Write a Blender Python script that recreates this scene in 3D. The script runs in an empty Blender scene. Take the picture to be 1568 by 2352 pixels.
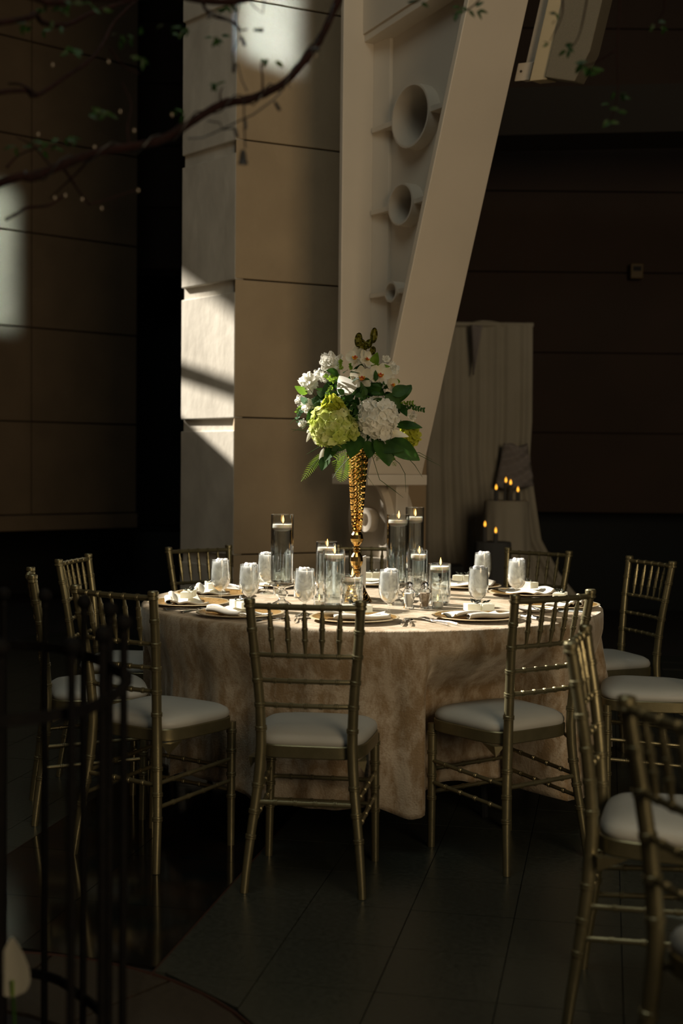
import bpy, bmesh, math, random
from mathutils import Vector, Matrix, noise
random.seed(7)
PI = math.pi
SC = bpy.context.scene
COL = SC.collection

# ---------------------------------------------------------------- camera
F, H, PIT, ROL = 2979.0, 1.3264, 0.03873, 0.01024
cd = bpy.data.cameras.new('camera'); cam = bpy.data.objects.new('camera', cd); COL.objects.link(cam)
cd.sensor_fit = 'VERTICAL'; cd.sensor_height = 36.0; cd.sensor_width = 24.0
cd.lens = F/2352*36.0
cd.clip_start = 0.05; cd.clip_end = 100
cam.matrix_world = Matrix.Translation((0, 0, H)) @ Matrix.Rotation(PI/2-PIT, 4, 'X') @ Matrix.Rotation(ROL, 4, 'Z')
cd.dof.use_dof = True; cd.dof.focus_distance = 4.95; cd.dof.aperture_fstop = 2.3
SC.camera = cam
# ---------------------------------------------------------------- world, sun, lamps, exposure
W = bpy.data.worlds.new('world'); SC.world = W; W.use_nodes = True
W.node_tree.nodes['Background'].inputs[0].default_value = (0.55, 0.62, 0.68, 1)
W.node_tree.nodes['Background'].inputs[1].default_value = 0.045
SUN_AZ, SUN_EL = math.radians(28), math.radians(35)
SDIR = Vector((-math.cos(SUN_AZ)*math.cos(SUN_EL), math.sin(SUN_AZ)*math.cos(SUN_EL), math.sin(SUN_EL)))

def lamp(name, kind, loc, target=None, direction=None, energy=1, color=(1, 1, 1), **kw):
    ld = bpy.data.lights.new(name, kind); lo = bpy.data.objects.new(name, ld); COL.objects.link(lo)
    lo.location = loc
    d = direction if direction is not None else Vector(target)-Vector(loc)
    lo.rotation_euler = d.to_track_quat('-Z', 'Y').to_euler()
    ld.energy = energy; ld.color = color
    for k, v in kw.items(): setattr(ld, k, v)
    return lo
lamp('sun', 'SUN', (-8, 8, 8), direction=-SDIR, energy=15.5, color=(1.0, 0.92, 0.80), angle=math.radians(0.7))
lamp('skylight', 'AREA', (-0.6, 2.2, 6.6), target=(0.2, 4.2, 0), energy=60, color=(0.88, 0.92, 0.82), shape='RECTANGLE', size=3.0, size_y=3.0)
lamp('warm_side_daylight', 'AREA', (3.0, -2.0, 2.8), target=(0.2, 6.8, 2.6), energy=165, color=(1.0, 0.75, 0.47), shape='RECTANGLE', size=2.4, size_y=3.2)
lamp('glazing_glint_pillar', 'AREA', (-2.7, -1.0, 6.2), target=(-0.43, 7.5, 3.90), energy=1.9, color=(0.58, 0.80, 1.0), shape='RECTANGLE', size=0.24, size_y=0.6, spread=math.radians(1.2))
lamp('glazing_glint_wall', 'AREA', (1.6, -1.0, 6.2), target=(-2.93, 10.8, 3.02), energy=5.5, color=(0.60, 0.88, 1.0), shape='RECTANGLE', size=0.40, size_y=1.1, spread=math.radians(1.4))
SC.view_settings.view_transform = 'Standard'; SC.view_settings.look = 'None'
SC.view_settings.gamma = 1.0; SC.view_settings.use_curve_mapping = False
SC.view_settings.exposure = 0.0
SC.cycles.transparent_max_bounces = 32
SC.cycles.max_bounces = 12; SC.cycles.transmission_bounces = 10; SC.cycles.glossy_bounces = 5
SC.cycles.sample_clamp_indirect = 4.0
SC.cycles.caustics_refractive = False; SC.cycles.caustics_reflective = False

# ---------------------------------------------------------------- photo pixel -> world point
def ray(px, py):
    X = px-784; Y = py-1176
    x = X*math.cos(ROL)-Y*math.sin(ROL); y = X*math.sin(ROL)+Y*math.cos(ROL)
    cx, cz = x/F, -y/F
    return Vector((cx, math.cos(PIT)+cz*math.sin(PIT), -math.sin(PIT)+cz*math.cos(PIT)))
def at(px, py, Y):
    r = ray(px, py); return Vector((0, 0, H))+r*(Y/r.y)
def atz(px, py, z):
    r = ray(px, py); return Vector((0, 0, H))+r*((z-H)/r.z)
def atplane(px, py, o, n):
    r = ray(px, py); c = Vector((0, 0, H)); return c+r*((Vector(o)-c).dot(n)/r.dot(n))

# ---------------------------------------------------------------- materials
def nodes(m):
    m.use_nodes = True; nt = m.node_tree
    for n in list(nt.nodes): nt.nodes.remove(n)
    return nt, nt.nodes.new('ShaderNodeOutputMaterial')
def mat(name, c1, c2=None, rough=0.6, metal=0.0, scale=8.0, bump=0.0, bscale=40.0, detail=4.0, stretch=(1, 1, 1), rr=None, contrast=(0.35, 0.65), **kw):
    m = bpy.data.materials.new(name); nt, out = nodes(m); N = nt.nodes; L = nt.links
    p = N.new('ShaderNodeBsdfPrincipled'); L.new(p.outputs[0], out.inputs[0])
    p.inputs['Base Color'].default_value = (*c1, 1); p.inputs['Roughness'].default_value = rough; p.inputs['Metallic'].default_value = metal
    for k, v in kw.items():
        p.inputs[k.replace('_', ' ')].default_value = v
    tc = N.new('ShaderNodeTexCoord'); mp = N.new('ShaderNodeMapping'); L.new(tc.outputs['Object'], mp.inputs[0]); mp.inputs['Scale'].default_value = stretch
    if c2 is not None or rr:
        nz = N.new('ShaderNodeTexNoise'); nz.inputs['Scale'].default_value = scale; nz.inputs['Detail'].default_value = detail; L.new(mp.outputs[0], nz.inputs[0])
        cr = N.new('ShaderNodeValToRGB'); cr.color_ramp.elements[0].position = contrast[0]; cr.color_ramp.elements[1].position = contrast[1]
        cr.color_ramp.elements[0].color = (*c1, 1); cr.color_ramp.elements[1].color = (*(c2 or c1), 1)
        L.new(nz.outputs[0], cr.inputs[0]); L.new(cr.outputs[0], p.inputs['Base Color'])
        if rr:
            mr = N.new('ShaderNodeMapRange'); mr.inputs['To Min'].default_value = rr[0]; mr.inputs['To Max'].default_value = rr[1]
            L.new(nz.outputs[0], mr.inputs[0]); L.new(mr.outputs[0], p.inputs['Roughness'])
    if bump:
        b = N.new('ShaderNodeBump'); b.inputs['Strength'].default_value = bump; b.inputs['Distance'].default_value = 0.01
        nb = N.new('ShaderNodeTexNoise'); nb.inputs['Scale'].default_value = bscale; nb.inputs['Detail'].default_value = 5; L.new(mp.outputs[0], nb.inputs[0])
        L.new(nb.outputs[0], b.inputs['Height']); L.new(b.outputs[0], p.inputs['Normal'])
    return m
def thin_glass(name, tint=(0.97, 0.985, 0.98), gloss=1.0, facing=0.55, rough=0.02):
    m = bpy.data.materials.new(name); nt, out = nodes(m); N = nt.nodes; L = nt.links
    t = N.new('ShaderNodeBsdfTransparent'); t.inputs[0].default_value = (*tint, 1)
    g = N.new('ShaderNodeBsdfGlossy'); g.inputs['Roughness'].default_value = rough; g.inputs[0].default_value = (gloss, gloss, gloss, 1)
    fr = N.new('ShaderNodeLayerWeight'); fr.inputs[0].default_value = facing
    pw = N.new('ShaderNodeMath'); pw.operation = 'POWER'; pw.inputs[1].default_value = 2.2; L.new(fr.outputs['Facing'], pw.inputs[0])
    ad = N.new('ShaderNodeMath'); ad.operation = 'ADD'; ad.use_clamp = True; ad.inputs[1].default_value = 0.05; L.new(pw.outputs[0], ad.inputs[0])
    mx = N.new('ShaderNodeMixShader'); L.new(ad.outputs[0], mx.inputs[0]); L.new(t.outputs[0], mx.inputs[1]); L.new(g.outputs[0], mx.inputs[2]); L.new(mx.outputs[0], out.inputs[0])
    return m
def water_mat():
    m = bpy.data.materials.new('water'); nt, out = nodes(m); N = nt.nodes; L = nt.links
    r = N.new('ShaderNodeBsdfRefraction'); r.inputs['IOR'].default_value = 1.33; r.inputs['Roughness'].default_value = 0.0; r.inputs[0].default_value = (0.93, 0.97, 1.0, 1)
    t = N.new('ShaderNodeBsdfTransparent'); t.inputs[0].default_value = (0.97, 0.985, 0.99, 1)
    g = N.new('ShaderNodeBsdfGlossy'); g.inputs['Roughness'].default_value = 0.03
    mx = N.new('ShaderNodeMixShader'); mx.inputs[0].default_value = 0.6; L.new(r.outputs[0], mx.inputs[1]); L.new(t.outputs[0], mx.inputs[2])
    fr = N.new('ShaderNodeFresnel'); fr.inputs[0].default_value = 1.33
    m2 = N.new('ShaderNodeMixShader'); L.new(fr.outputs[0], m2.inputs[0]); L.new(mx.outputs[0], m2.inputs[1]); L.new(g.outputs[0], m2.inputs[2]); L.new(m2.outputs[0], out.inputs[0])
    return m
def ice_mat():
    m = bpy.data.materials.new('iced_water'); nt, out = nodes(m); N = nt.nodes; L = nt.links
    tc = N.new('ShaderNodeTexCoord')
    nz = N.new('ShaderNodeTexNoise'); nz.inputs['Scale'].default_value = 30; nz.inputs['Detail'].default_value = 6; nz.inputs['Distortion'].default_value = 1.2; L.new(tc.outputs['Object'], nz.inputs[0])
    cr = N.new('ShaderNodeValToRGB'); cr.color_ramp.elements[0].position = 0.36; cr.color_ramp.elements[1].position = 0.56
    cr.color_ramp.elements[0].color = (.62, .62, .62, 1); cr.color_ramp.elements[1].color = (1, 1, 1, 1); L.new(nz.outputs[0], cr.inputs[0])
    a = N.new('ShaderNodeBsdfPrincipled'); a.inputs['Base Color'].default_value = (0.96, 0.97, 0.93, 1); a.inputs['Roughness'].default_value = .3
    a.inputs['Subsurface Weight'].default_value = 1.0; a.inputs['Subsurface Radius'].default_value = (1, 1, .95); a.inputs['Subsurface Scale'].default_value = .035
    t = N.new('ShaderNodeBsdfTransparent'); t.inputs[0].default_value = (0.96, 0.98, 0.96, 1)
    b = N.new('ShaderNodeMixShader'); L.new(cr.outputs[0], b.inputs[0]); L.new(t.outputs[0], b.inputs[1]); L.new(a.outputs[0], b.inputs[2])
    g = N.new('ShaderNodeBsdfGlossy'); g.inputs['Roughness'].default_value = 0.12
    bp = N.new('ShaderNodeBump'); bp.inputs['Strength'].default_value = 0.7; bp.inputs['Distance'].default_value = 0.004; L.new(nz.outputs[0], bp.inputs['Height']); L.new(bp.outputs[0], g.inputs['Normal'])
    fr = N.new('ShaderNodeFresnel'); fr.inputs[0].default_value = 1.4
    c = N.new('ShaderNodeMixShader'); L.new(fr.outputs[0], c.inputs[0]); L.new(b.outputs[0], c.inputs[1]); L.new(g.outputs[0], c.inputs[2]); L.new(c.outputs[0], out.inputs[0])
    return m
def petal_mat(name, col, trans=0.45, vein=None, col2=None):
    m = bpy.data.materials.new(name); nt, out = nodes(m); N = nt.nodes; L = nt.links
    tc = N.new('ShaderNodeTexCoord'); nz = N.new('ShaderNodeTexNoise'); nz.inputs['Scale'].default_value = 18; L.new(tc.outputs['Object'], nz.inputs[0])
    cr = N.new('ShaderNodeValToRGB'); cr.color_ramp.elements[0].position = .38; cr.color_ramp.elements[1].position = .62
    cr.color_ramp.elements[0].color = (*col, 1); cr.color_ramp.elements[1].color = (*(col2 or col), 1); L.new(nz.outputs[0], cr.inputs[0])
    d = N.new('ShaderNodeBsdfPrincipled'); d.inputs['Roughness'].default_value = 0.5; d.inputs['Specular IOR Level'].default_value = .22; L.new(cr.outputs[0], d.inputs['Base Color'])
    t = N.new('ShaderNodeBsdfTranslucent'); L.new(cr.outputs[0], t.inputs[0])
    x = N.new('ShaderNodeMixShader'); x.inputs[0].default_value = trans; L.new(d.outputs[0], x.inputs[1]); L.new(t.outputs[0], x.inputs[2]); L.new(x.outputs[0], out.inputs[0])
    return m
def emis(name, col, s):
    m = bpy.data.materials.new(name); nt, out = nodes(m); e = nt.nodes.new('ShaderNodeEmission'); e.inputs[0].default_value = (*col, 1); e.inputs[1].default_value = s
    nt.links.new(e.outputs[0], out.inputs[0]); return m
def wax_mat():
    m = mat('white_wax', (0.86, 0.83, 0.76), rough=0.45)
    p = [n for n in m.node_tree.nodes if n.type == 'BSDF_PRINCIPLED'][0]
    p.inputs['Subsurface Weight'].default_value = 0.6; p.inputs['Subsurface Radius'].default_value = (0.02, 0.015, 0.01); p.inputs['Subsurface Scale'].default_value = 0.6
    return m
def velvet_mat():
    m = bpy.data.materials.new('champagne_crushed_velvet'); nt, out = nodes(m); N = nt.nodes; L = nt.links
    tc = N.new('ShaderNodeTexCoord'); mp = N.new('ShaderNodeMapping'); mp.inputs['Scale'].default_value = (1, 1, 0.55); L.new(tc.outputs['Object'], mp.inputs[0])
    n1 = N.new('ShaderNodeTexNoise'); n1.inputs['Scale'].default_value = 15; n1.inputs['Detail'].default_value = 10; n1.inputs['Roughness'].default_value = .72; n1.inputs['Distortion'].default_value = .35; L.new(mp.outputs[0], n1.inputs[0])
    n2 = N.new('ShaderNodeTexNoise'); n2.inputs['Scale'].default_value = 160; n2.inputs['Detail'].default_value = 3; L.new(tc.outputs['Object'], n2.inputs[0])
    cr = N.new('ShaderNodeValToRGB'); e = cr.color_ramp.elements; e[0].position = .42; e[1].position = .58
    e[0].color = (0.25, 0.175, 0.095, 1); e[1].color = (0.43, 0.36, 0.265, 1); L.new(n1.outputs[0], cr.inputs[0])
    p = N.new('ShaderNodeBsdfPrincipled'); L.new(cr.outputs[0], p.inputs['Base Color']); p.inputs['Roughness'].default_value = .55
    p.inputs['Sheen Weight'].default_value = .6; p.inputs['Sheen Roughness'].default_value = .35; p.inputs['Sheen Tint'].default_value = (1, .93, .8, 1)
    p.inputs['Specular IOR Level'].default_value = .35
    b = N.new('ShaderNodeBump'); b.inputs['Strength'].default_value = .5; b.inputs['Distance'].default_value = .004
    ad = N.new('ShaderNodeMath'); ad.operation = 'ADD'; L.new(n1.outputs[0], ad.inputs[0]); L.new(n2.outputs[0], ad.inputs[1]); L.new(ad.outputs[0], b.inputs['Height']); L.new(b.outputs[0], p.inputs['Normal'])
    L.new(p.outputs[0], out.inputs[0]); return m

M = {}
M['gold'] = mat('champagne_gold_paint', (0.195, 0.174, 0.096), (0.225, 0.20, 0.112), rough=0.33, metal=0.75, scale=30, bump=0.06, bscale=300)
M['cushion'] = mat('ivory_vinyl', (0.38, 0.385, 0.35), (0.41, 0.415, 0.38), rough=0.55, scale=6, bump=0.03, bscale=120)
M['velvet'] = velvet_mat()
M['glass'] = thin_glass('clear_glass')
M['crystal'] = thin_glass('cut_crystal', tint=(0.93, 0.95, 0.95), facing=0.75, rough=0.05)
M['water'] = water_mat()
M['ice'] = ice_mat()
M['wax'] = wax_mat()
M['flame'] = emis('candle_flame', (1.0, 0.50, 0.13), 5.5)
M['far_flame'] = emis('amber_candle_flame', (1.0, 0.42, 0.04), 2.2)
M['wick'] = mat('wick', (0.03, 0.025, 0.02), rough=.9)
M['vase'] = mat('hammered_gold', (0.50, 0.28, 0.07), (0.80, 0.53, 0.18), rough=0.14, metal=1.0, scale=40)
M['charger'] = mat('gold_glass_charger', (0.50, 0.28, 0.08), (0.72, 0.46, 0.17), rough=0.28, metal=0.8, scale=90, bump=0.5, bscale=250)
M['china'] = mat('white_china', (0.72, 0.70, 0.64), rough=0.2)
M['china_rim'] = mat('gold_glazed_rim', (0.80, 0.66, 0.42), rough=0.2, metal=.5)
M['napkin'] = mat('ivory_linen', (0.62, 0.58, 0.49), (0.66, 0.62, 0.53), rough=0.8, scale=60, bump=0.15, bscale=500)
M['steel'] = mat('polished_cutlery_steel', (0.75, 0.73, 0.70), rough=0.14, metal=1.0)
M['soap'] = petal_mat('clear_favor_box', (0.72, 0.70, 0.58), .35, col2=(0.84, 0.83, 0.74))
M['darkleaf'] = mat('dark_sprig', (0.018, 0.022, 0.012), rough=.5)
M['salt'] = mat('salt', (0.8, 0.78, 0.74), rough=.8)
M['pepper'] = mat('ground_pepper', (0.24, 0.17, 0.11), (0.42, 0.32, 0.22), rough=.9, scale=220)
M['card'] = mat('white_card', (0.82, 0.80, 0.75), rough=.6)
M['acrylic'] = thin_glass('acrylic')
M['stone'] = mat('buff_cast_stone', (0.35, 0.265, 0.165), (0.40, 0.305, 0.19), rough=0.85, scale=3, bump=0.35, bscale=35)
M['stone_side'] = mat('sunlit_cast_stone', (0.46, 0.425, 0.36), (0.60, 0.56, 0.48), rough=0.9, scale=4.5, bump=0.4, bscale=14, stretch=(1, 1, .6))  # pillar's left face coloured paler than its front so the sun patch reads brighter
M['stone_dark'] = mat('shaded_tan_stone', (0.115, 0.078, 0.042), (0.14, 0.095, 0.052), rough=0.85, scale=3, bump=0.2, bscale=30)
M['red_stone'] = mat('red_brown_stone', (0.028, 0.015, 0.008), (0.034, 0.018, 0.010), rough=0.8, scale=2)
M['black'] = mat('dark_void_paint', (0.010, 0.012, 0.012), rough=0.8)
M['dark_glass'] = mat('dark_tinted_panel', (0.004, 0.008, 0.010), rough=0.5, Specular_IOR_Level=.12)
M['joint'] = mat('dark_joint', (0.06, 0.046, 0.03), rough=.9)
M['cream_steel'] = mat('cream_painted_steel', (0.56, 0.50, 0.41), (0.60, 0.535, 0.44), rough=0.42, scale=2, bump=0.05, bscale=60)
M['speaker'] = mat('beige_speaker_shell', (0.46, 0.38, 0.24), rough=0.5)
M['grille'] = mat('speaker_mesh', (0.17, 0.15, 0.105), (0.24, 0.21, 0.15), rough=0.6, scale=500, bump=.6, bscale=600)
M['drape'] = mat('sheer_ivory_drape', (0.40, 0.38, 0.31), (0.45, 0.43, 0.36), rough=0.9, scale=2.5)
M['drape_lilac'] = mat('lilac_grey_chiffon', (0.30, 0.28, 0.28), rough=.9)
M['grey_cloth'] = mat('grey_cloth', (0.085, 0.09, 0.095), rough=.9)
M['tile'] = mat('grey_granite_tile', (0.020, 0.024, 0.019), (0.033, 0.037, 0.030), rough=0.32, scale=60, rr=(0.24, 0.42), bump=.08, bscale=60)
M['tile_b'] = mat('brown_granite_tile', (0.022, 0.018, 0.013), (0.034, 0.027, 0.020), rough=0.34, scale=50)
M['black_granite'] = mat('polished_black_granite', (0.003, 0.006, 0.0065), (0.010, 0.006, 0.004), rough=0.10, scale=5, rr=(0.07, 0.14))
M['grout'] = mat('dark_grout', (0.006, 0.005, 0.004), rough=.9)
M['redline'] = mat('red_brass_strip', (0.030, 0.010, 0.005), rough=.5)
M['iron'] = mat('black_wrought_iron', (0.003, 0.003, 0.003), (0.005, 0.0045, 0.004), rough=0.75, Specular_IOR_Level=.10, scale=30, bump=.2, bscale=90)
M['bark'] = mat('dark_red_bark', (0.009, 0.004, 0.003), (0.016, 0.005, 0.004), rough=.9, Specular_IOR_Level=.15, scale=40, bump=.6, bscale=60)
M['tree_leaf'] = petal_mat('small_tree_leaf', (0.010, 0.032, 0.005), .3, col2=(0.018, 0.055, 0.008))
M['wire'] = mat('black_light_wire', (0.006, 0.006, 0.006), rough=.5)
M['bulb'] = thin_glass('mini_bulb', tint=(.9, .85, .75), facing=.8, rough=.15)
M['lily'] = petal_mat('white_spathe', (0.38, 0.37, 0.30), .35)
M['p_white'] = petal_mat('white_petal', (0.88, 0.87, 0.80), .52)
M['p_cream'] = petal_mat('cream_petal', (0.88, 0.83, 0.64), .52, col2=(0.92, 0.90, 0.78))
M['p_green'] = petal_mat('lime_hydrangea_petal', (0.52, 0.60, 0.13), .45, col2=(0.72, 0.74, 0.36))
M['p_lime'] = petal_mat('yellow_green_petal', (0.50, 0.52, 0.06), .45)
M['p_yellow'] = petal_mat('yellow_throat', (0.85, 0.55, 0.06), .35)
M['p_red'] = petal_mat('red_lip', (0.55, 0.06, 0.03), .25)
M['leaf'] = petal_mat('dark_green_leaf', (0.018, 0.055, 0.009), .3, col2=(0.035, 0.095, 0.014))
M['leaf_b'] = petal_mat('bright_green_leaf', (0.13, 0.25, 0.025), .5, col2=(0.24, 0.38, 0.04))
M['leaf_olive'] = petal_mat('olive_bud', (0.14, 0.14, 0.018), .3, col2=(0.20, 0.175, 0.025))
M['leaf_grey'] = petal_mat('grey_green_leaf', (0.12, 0.22, 0.13), .3)
M['soil'] = mat('soil', (0.012, 0.009, 0.006), rough=1)

# ---------------------------------------------------------------- mesh helpers
class MB:
    def __init__(s): s.v = []; s.f = []
    def add(s, vs, fs):
        o = len(s.v); s.v += [tuple(v) for v in vs]; s.f += [tuple(i+o for i in f) for f in fs]; return s
    def box(s, c, d, R=None):
        c = Vector(c); hx, hy, hz = d[0]/2, d[1]/2, d[2]/2
        vs = [Vector((x, y, z)) for z in (-hz, hz) for y in (-hy, hy) for x in (-hx, hx)]
        if R is not None: vs = [R @ v for v in vs]
        return s.add([v+c for v in vs], [(0, 2, 3, 1), (4, 5, 7, 6), (0, 1, 5, 4), (2, 6, 7, 3), (0, 4, 6, 2), (1, 3, 7, 5)])
    def prism(s, poly, z0, z1):
        n = len(poly)
        return s.add([(p[0], p[1], z0) for p in poly]+[(p[0], p[1], z1) for p in poly],
                     [tuple(range(n-1, -1, -1)), tuple(range(n, 2*n))]+[(i, (i+1) % n, n+(i+1) % n, n+i) for i in range(n)])
    def lathe(s, prof, seg=24, c=(0, 0, 0)):
        n = len(prof); vs = []
        for j in range(seg):
            a = 2*PI*j/seg
            for r, z in prof: vs.append((c[0]+r*math.cos(a), c[1]+r*math.sin(a), c[2]+z))
        fs = []
        for j in range(seg):
            k = (j+1) % seg
            for i in range(n-1):
                fs.append((j*n+i, k*n+i, k*n+i+1, j*n+i+1))
        return s.add(vs, fs)
    def tube(s, pts, rad, seg=10, cap=True):
        pts = [Vector(p) for p in pts]; n = len(pts)
        if not isinstance(rad, (list, tuple)): rad = [rad]*n
        up = None; vs = []
        for i, p in enumerate(pts):
            t = (pts[min(i+1, n-1)]-pts[max(i-1, 0)]).normalized()
            if up is None:
                up = Vector((0, 0, 1)) if abs(t.z) < .9 else Vector((0, 1, 0))
            a = t.cross(up)
            if a.length < 1e-5: a = t.orthogonal()
            a.normalize(); b = a.cross(t).normalized(); up = b
            for j in range(seg):
                w = 2*PI*j/seg; vs.append(p+a*math.cos(w)*rad[i]+b*math.sin(w)*rad[i])
        fs = [(i*seg+j, i*seg+(j+1) % seg, (i+1)*seg+(j+1) % seg, (i+1)*seg+j) for i in range(n-1) for j in range(seg)]
        if cap: fs += [tuple(range(seg-1, -1, -1)), tuple(range((n-1)*seg, n*seg))]
        return s.add(vs, fs)
    def ball(s, c, r, seg=12, rings=8, sc=(1, 1, 1)):
        c = Vector(c); vs = [c+Vector((0, 0, -r*sc[2]))]
        for i in range(1, rings):
            a = -PI/2+PI*i/rings
            for j in range(seg):
                b = 2*PI*j/seg; vs.append(c+Vector((r*sc[0]*math.cos(a)*math.cos(b), r*sc[1]*math.cos(a)*math.sin(b), r*sc[2]*math.sin(a))))
        vs.append(c+Vector((0, 0, r*sc[2]))); L = len(vs)-1
        fs = [(0, 1+(j+1) % seg, 1+j) for j in range(seg)]
        for i in range(rings-2):
            for j in range(seg):
                k = (j+1) % seg; fs.append((1+i*seg+j, 1+i*seg+k, 1+(i+1)*seg+k, 1+(i+1)*seg+j))
        fs += [(L, 1+(rings-2)*seg+j, 1+(rings-2)*seg+(j+1) % seg) for j in range(seg)]
        return s.add(vs, fs)
    def build(s, name, m, parent=None, smooth=True, bevel=0.0, auto=35):
        me = bpy.data.meshes.new(name); me.from_pydata(s.v, [], s.f)
        bm = bmesh.new(); bm.from_mesh(me)
        bmesh.ops.recalc_face_normals(bm, faces=bm.faces)
        if smooth:
            for f in bm.faces: f.smooth = True
            lim = math.radians(auto)
            for e in bm.edges:
                if len(e.link_faces) == 2 and e.calc_face_angle(0) > lim: e.smooth = False
        bm.to_mesh(me); bm.free(); me.materials.append(m)
        o = bpy.data.objects.new(name, me); COL.objects.link(o)
        if parent is not None: o.parent = parent
        if bevel:
            b = o.modifiers.new('bevel', 'BEVEL'); b.width = bevel; b.segments = 2; b.limit_method = 'ANGLE'
        return o
def tag(o, label=None, cat=None, group=None, kind=None):
    if label: o['label'] = label
    if cat: o['category'] = cat
    if group: o['group'] = group
    if kind: o['kind'] = kind
    return o
def empty(name, loc, rz=0, label=None, cat=None, group=None):
    o = bpy.data.objects.new(name, None); COL.objects.link(o); o.location = loc; o.rotation_euler = (0, 0, rz); o.empty_display_size = .05
    return tag(o, label, cat, group)
def kids(o): return [c for c in ALLC.get(o.name, [])]
def copy_tree(root):
    def rec(o, par):
        c = o.copy(); COL.objects.link(c)
        if par is not None: c.parent = par
        for ch in [x for x in o.children]: rec(ch, c)
        return c
    return rec(root, None)

# ================================================================= STRUCTURE
T = Vector((0.125, 5.247, 0.0)); TZ = 0.762
# ---- floor: subfloor with grout, tiles, black granite band, planter ring
fl = MB().box((0, 6, -0.05), (14, 24, 0.08)).build('floor', M['grout']); tag(fl, kind='structure')
ang = math.atan(0.205); gu = Vector((math.cos(ang), -math.sin(ang), 0)); gv = Vector((math.sin(ang), math.cos(ang), 0))
G0 = Vector((0.156, 3.5, 0)); CC = Vector((-.95, 2.6, 0)); CR = .85
TS = .305
def band_u(p): return (p-G0).dot(gu)
def clip(poly, a, b, c):          # keep a*x+b*y<=c
    out = []
    for i in range(len(poly)):
        p, q = poly[i], poly[(i+1) % len(poly)]
        dp, dq = a*p[0]+b*p[1]-c, a*q[0]+b*q[1]-c
        if dp <= 0: out.append(p)
        if dp*dq < 0:
            t = dp/(dp-dq); out.append((p[0]+(q[0]-p[0])*t, p[1]+(q[1]-p[1])*t))
    return out
tile_me = {}
def tile_obj(poly, name, m, ztop, bev=.0015):
    cx = sum(p[0] for p in poly)/len(poly); cy = sum(p[1] for p in poly)/len(poly)
    mb = MB(); n = len(poly)
    a = [(p[0]-cx, p[1]-cy) for p in poly]; s = .9996
    mb.add([(x, y, -.012) for x, y in a]+[(x, y, ztop-.0008) for x, y in a]+[(x*s, y*s, ztop) for x, y in a],
           [tuple(range(2*n, 3*n))]+[(i, (i+1) % n, n+(i+1) % n, n+i) for i in range(n)]+[(n+i, n+(i+1) % n, 2*n+(i+1) % n, 2*n+i) for i in range(n)])
    o = mb.build(name, m, fl, smooth=False); o.location = (cx, cy, 0); return o
BL, BR = -1.40, -0.585     # band edges in tile coordinate u (left / right)
full = {}
for i in range(-12, 12):
    for j in range(-3, 19):
        g = .0014
        c = [(i*TS+g, j*TS+g), ((i+1)*TS-g, j*TS+g), ((i+1)*TS-g, (j+1)*TS-g), (i*TS+g, (j+1)*TS-g)]
        u0, u1 = c[0][0], c[1][0]
        if u1 > BL and u0 < BR:
            if u0 < BL: c = clip(c, 1, 0, BL)
            elif u1 > BR: c = clip(c, -1, 0, -(BR+.006))
            else: continue
            if len(c) < 3 or abs(c[0][0]-c[1][0]) < .01: continue
        ctr = G0+gu*((i+.5)*TS)+gv*((j+.5)*TS)
        if (ctr-CC).length < CR+.16: 
            if (ctr-CC).length < CR-.22: continue
            P = [G0+gu*a+gv*b for a, b in c]
            d = (ctr-CC).normalized(); P = clip([(p.x, p.y) for p in P], -d.x, -d.y, -(d.dot(CC)+CR+.008))
            if len(P) < 3: continue
            area = abs(sum(P[k][0]*P[(k+1) % len(P)][1]-P[(k+1) % len(P)][0]*P[k][1] for k in range(len(P))))/2
            if area < .002: continue
            tile_obj(P, 'floor_tile', M['tile'], random.uniform(0, .0006)); continue
        if abs(ctr.x) > .36*ctr.y+.5 or ctr.y < 2.7: continue
        # shared mesh for whole tiles
        key = 'full' if len(c) == 4 and abs((c[1][0]-c[0][0])-(TS-2*g)) < 1e-4 else None
        if key and key in full:
            o = full[key].copy(); COL.objects.link(o); o.location = (ctr.x, ctr.y, random.uniform(-.0006, .0004))
        else:
            if key:
                q = [(gu*(a-(i+.5)*TS)+gv*(b-(j+.5)*TS)) for a, b in c]
                o = tile_obj([(p.x, p.y) for p in q], 'floor_tile', M['tile'], 0); o.location = (ctr.x, ctr.y, 0); full[key] = o
            else:
                P = [G0+gu*a+gv*b for a, b in c]; tile_obj([(p.x, p.y) for p in P], 'floor_tile', M['tile'], 0)
# black granite band slabs
k = 0
for j in range(-2, 16):
    L_ = .46; b0, b1 = j*L_-.3+.0012, (j+1)*L_-.3-.0012
    for (a0, a1) in ((BL+.004, (BL+BR)/2-.0012), ((BL+BR)/2+.0012, BR-.001)):
        c = [(a0, b0), (a1, b0), (a1, b1), (a0, b1)]
        P = [G0+gu*a+gv*b for a, b in c]; P = [(p.x, p.y) for p in P]
        ctr = Vector((sum(p[0] for p in P)/4, sum(p[1] for p in P)/4, 0))
        if min((Vector((p[0], p[1], 0))-CC).length for p in P) < CR:
            d = (ctr-CC).normalized(); P = clip(P, -d.x, -d.y, -(d.dot(CC)+CR+.008))
            if len(P) < 3: continue
        if ctr.y < 2.6 and len(P) < 3: continue
        tile_obj(P, 'granite_slab', M['black_granite'], 0.0)
for u in (BR+.003, BL-.001):
    q0 = G0+gu*u-gv*1.2; q1 = G0+gu*u+gv*6.5
    R = Matrix.Rotation(-ang, 3, 'Z')
    MB().box((q0+q1)/2+Vector((0, 0, -.004)), (.006, (q1-q0).length, .0075), R).build('inlay_strip', M['redline'], fl, smooth=False)
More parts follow.
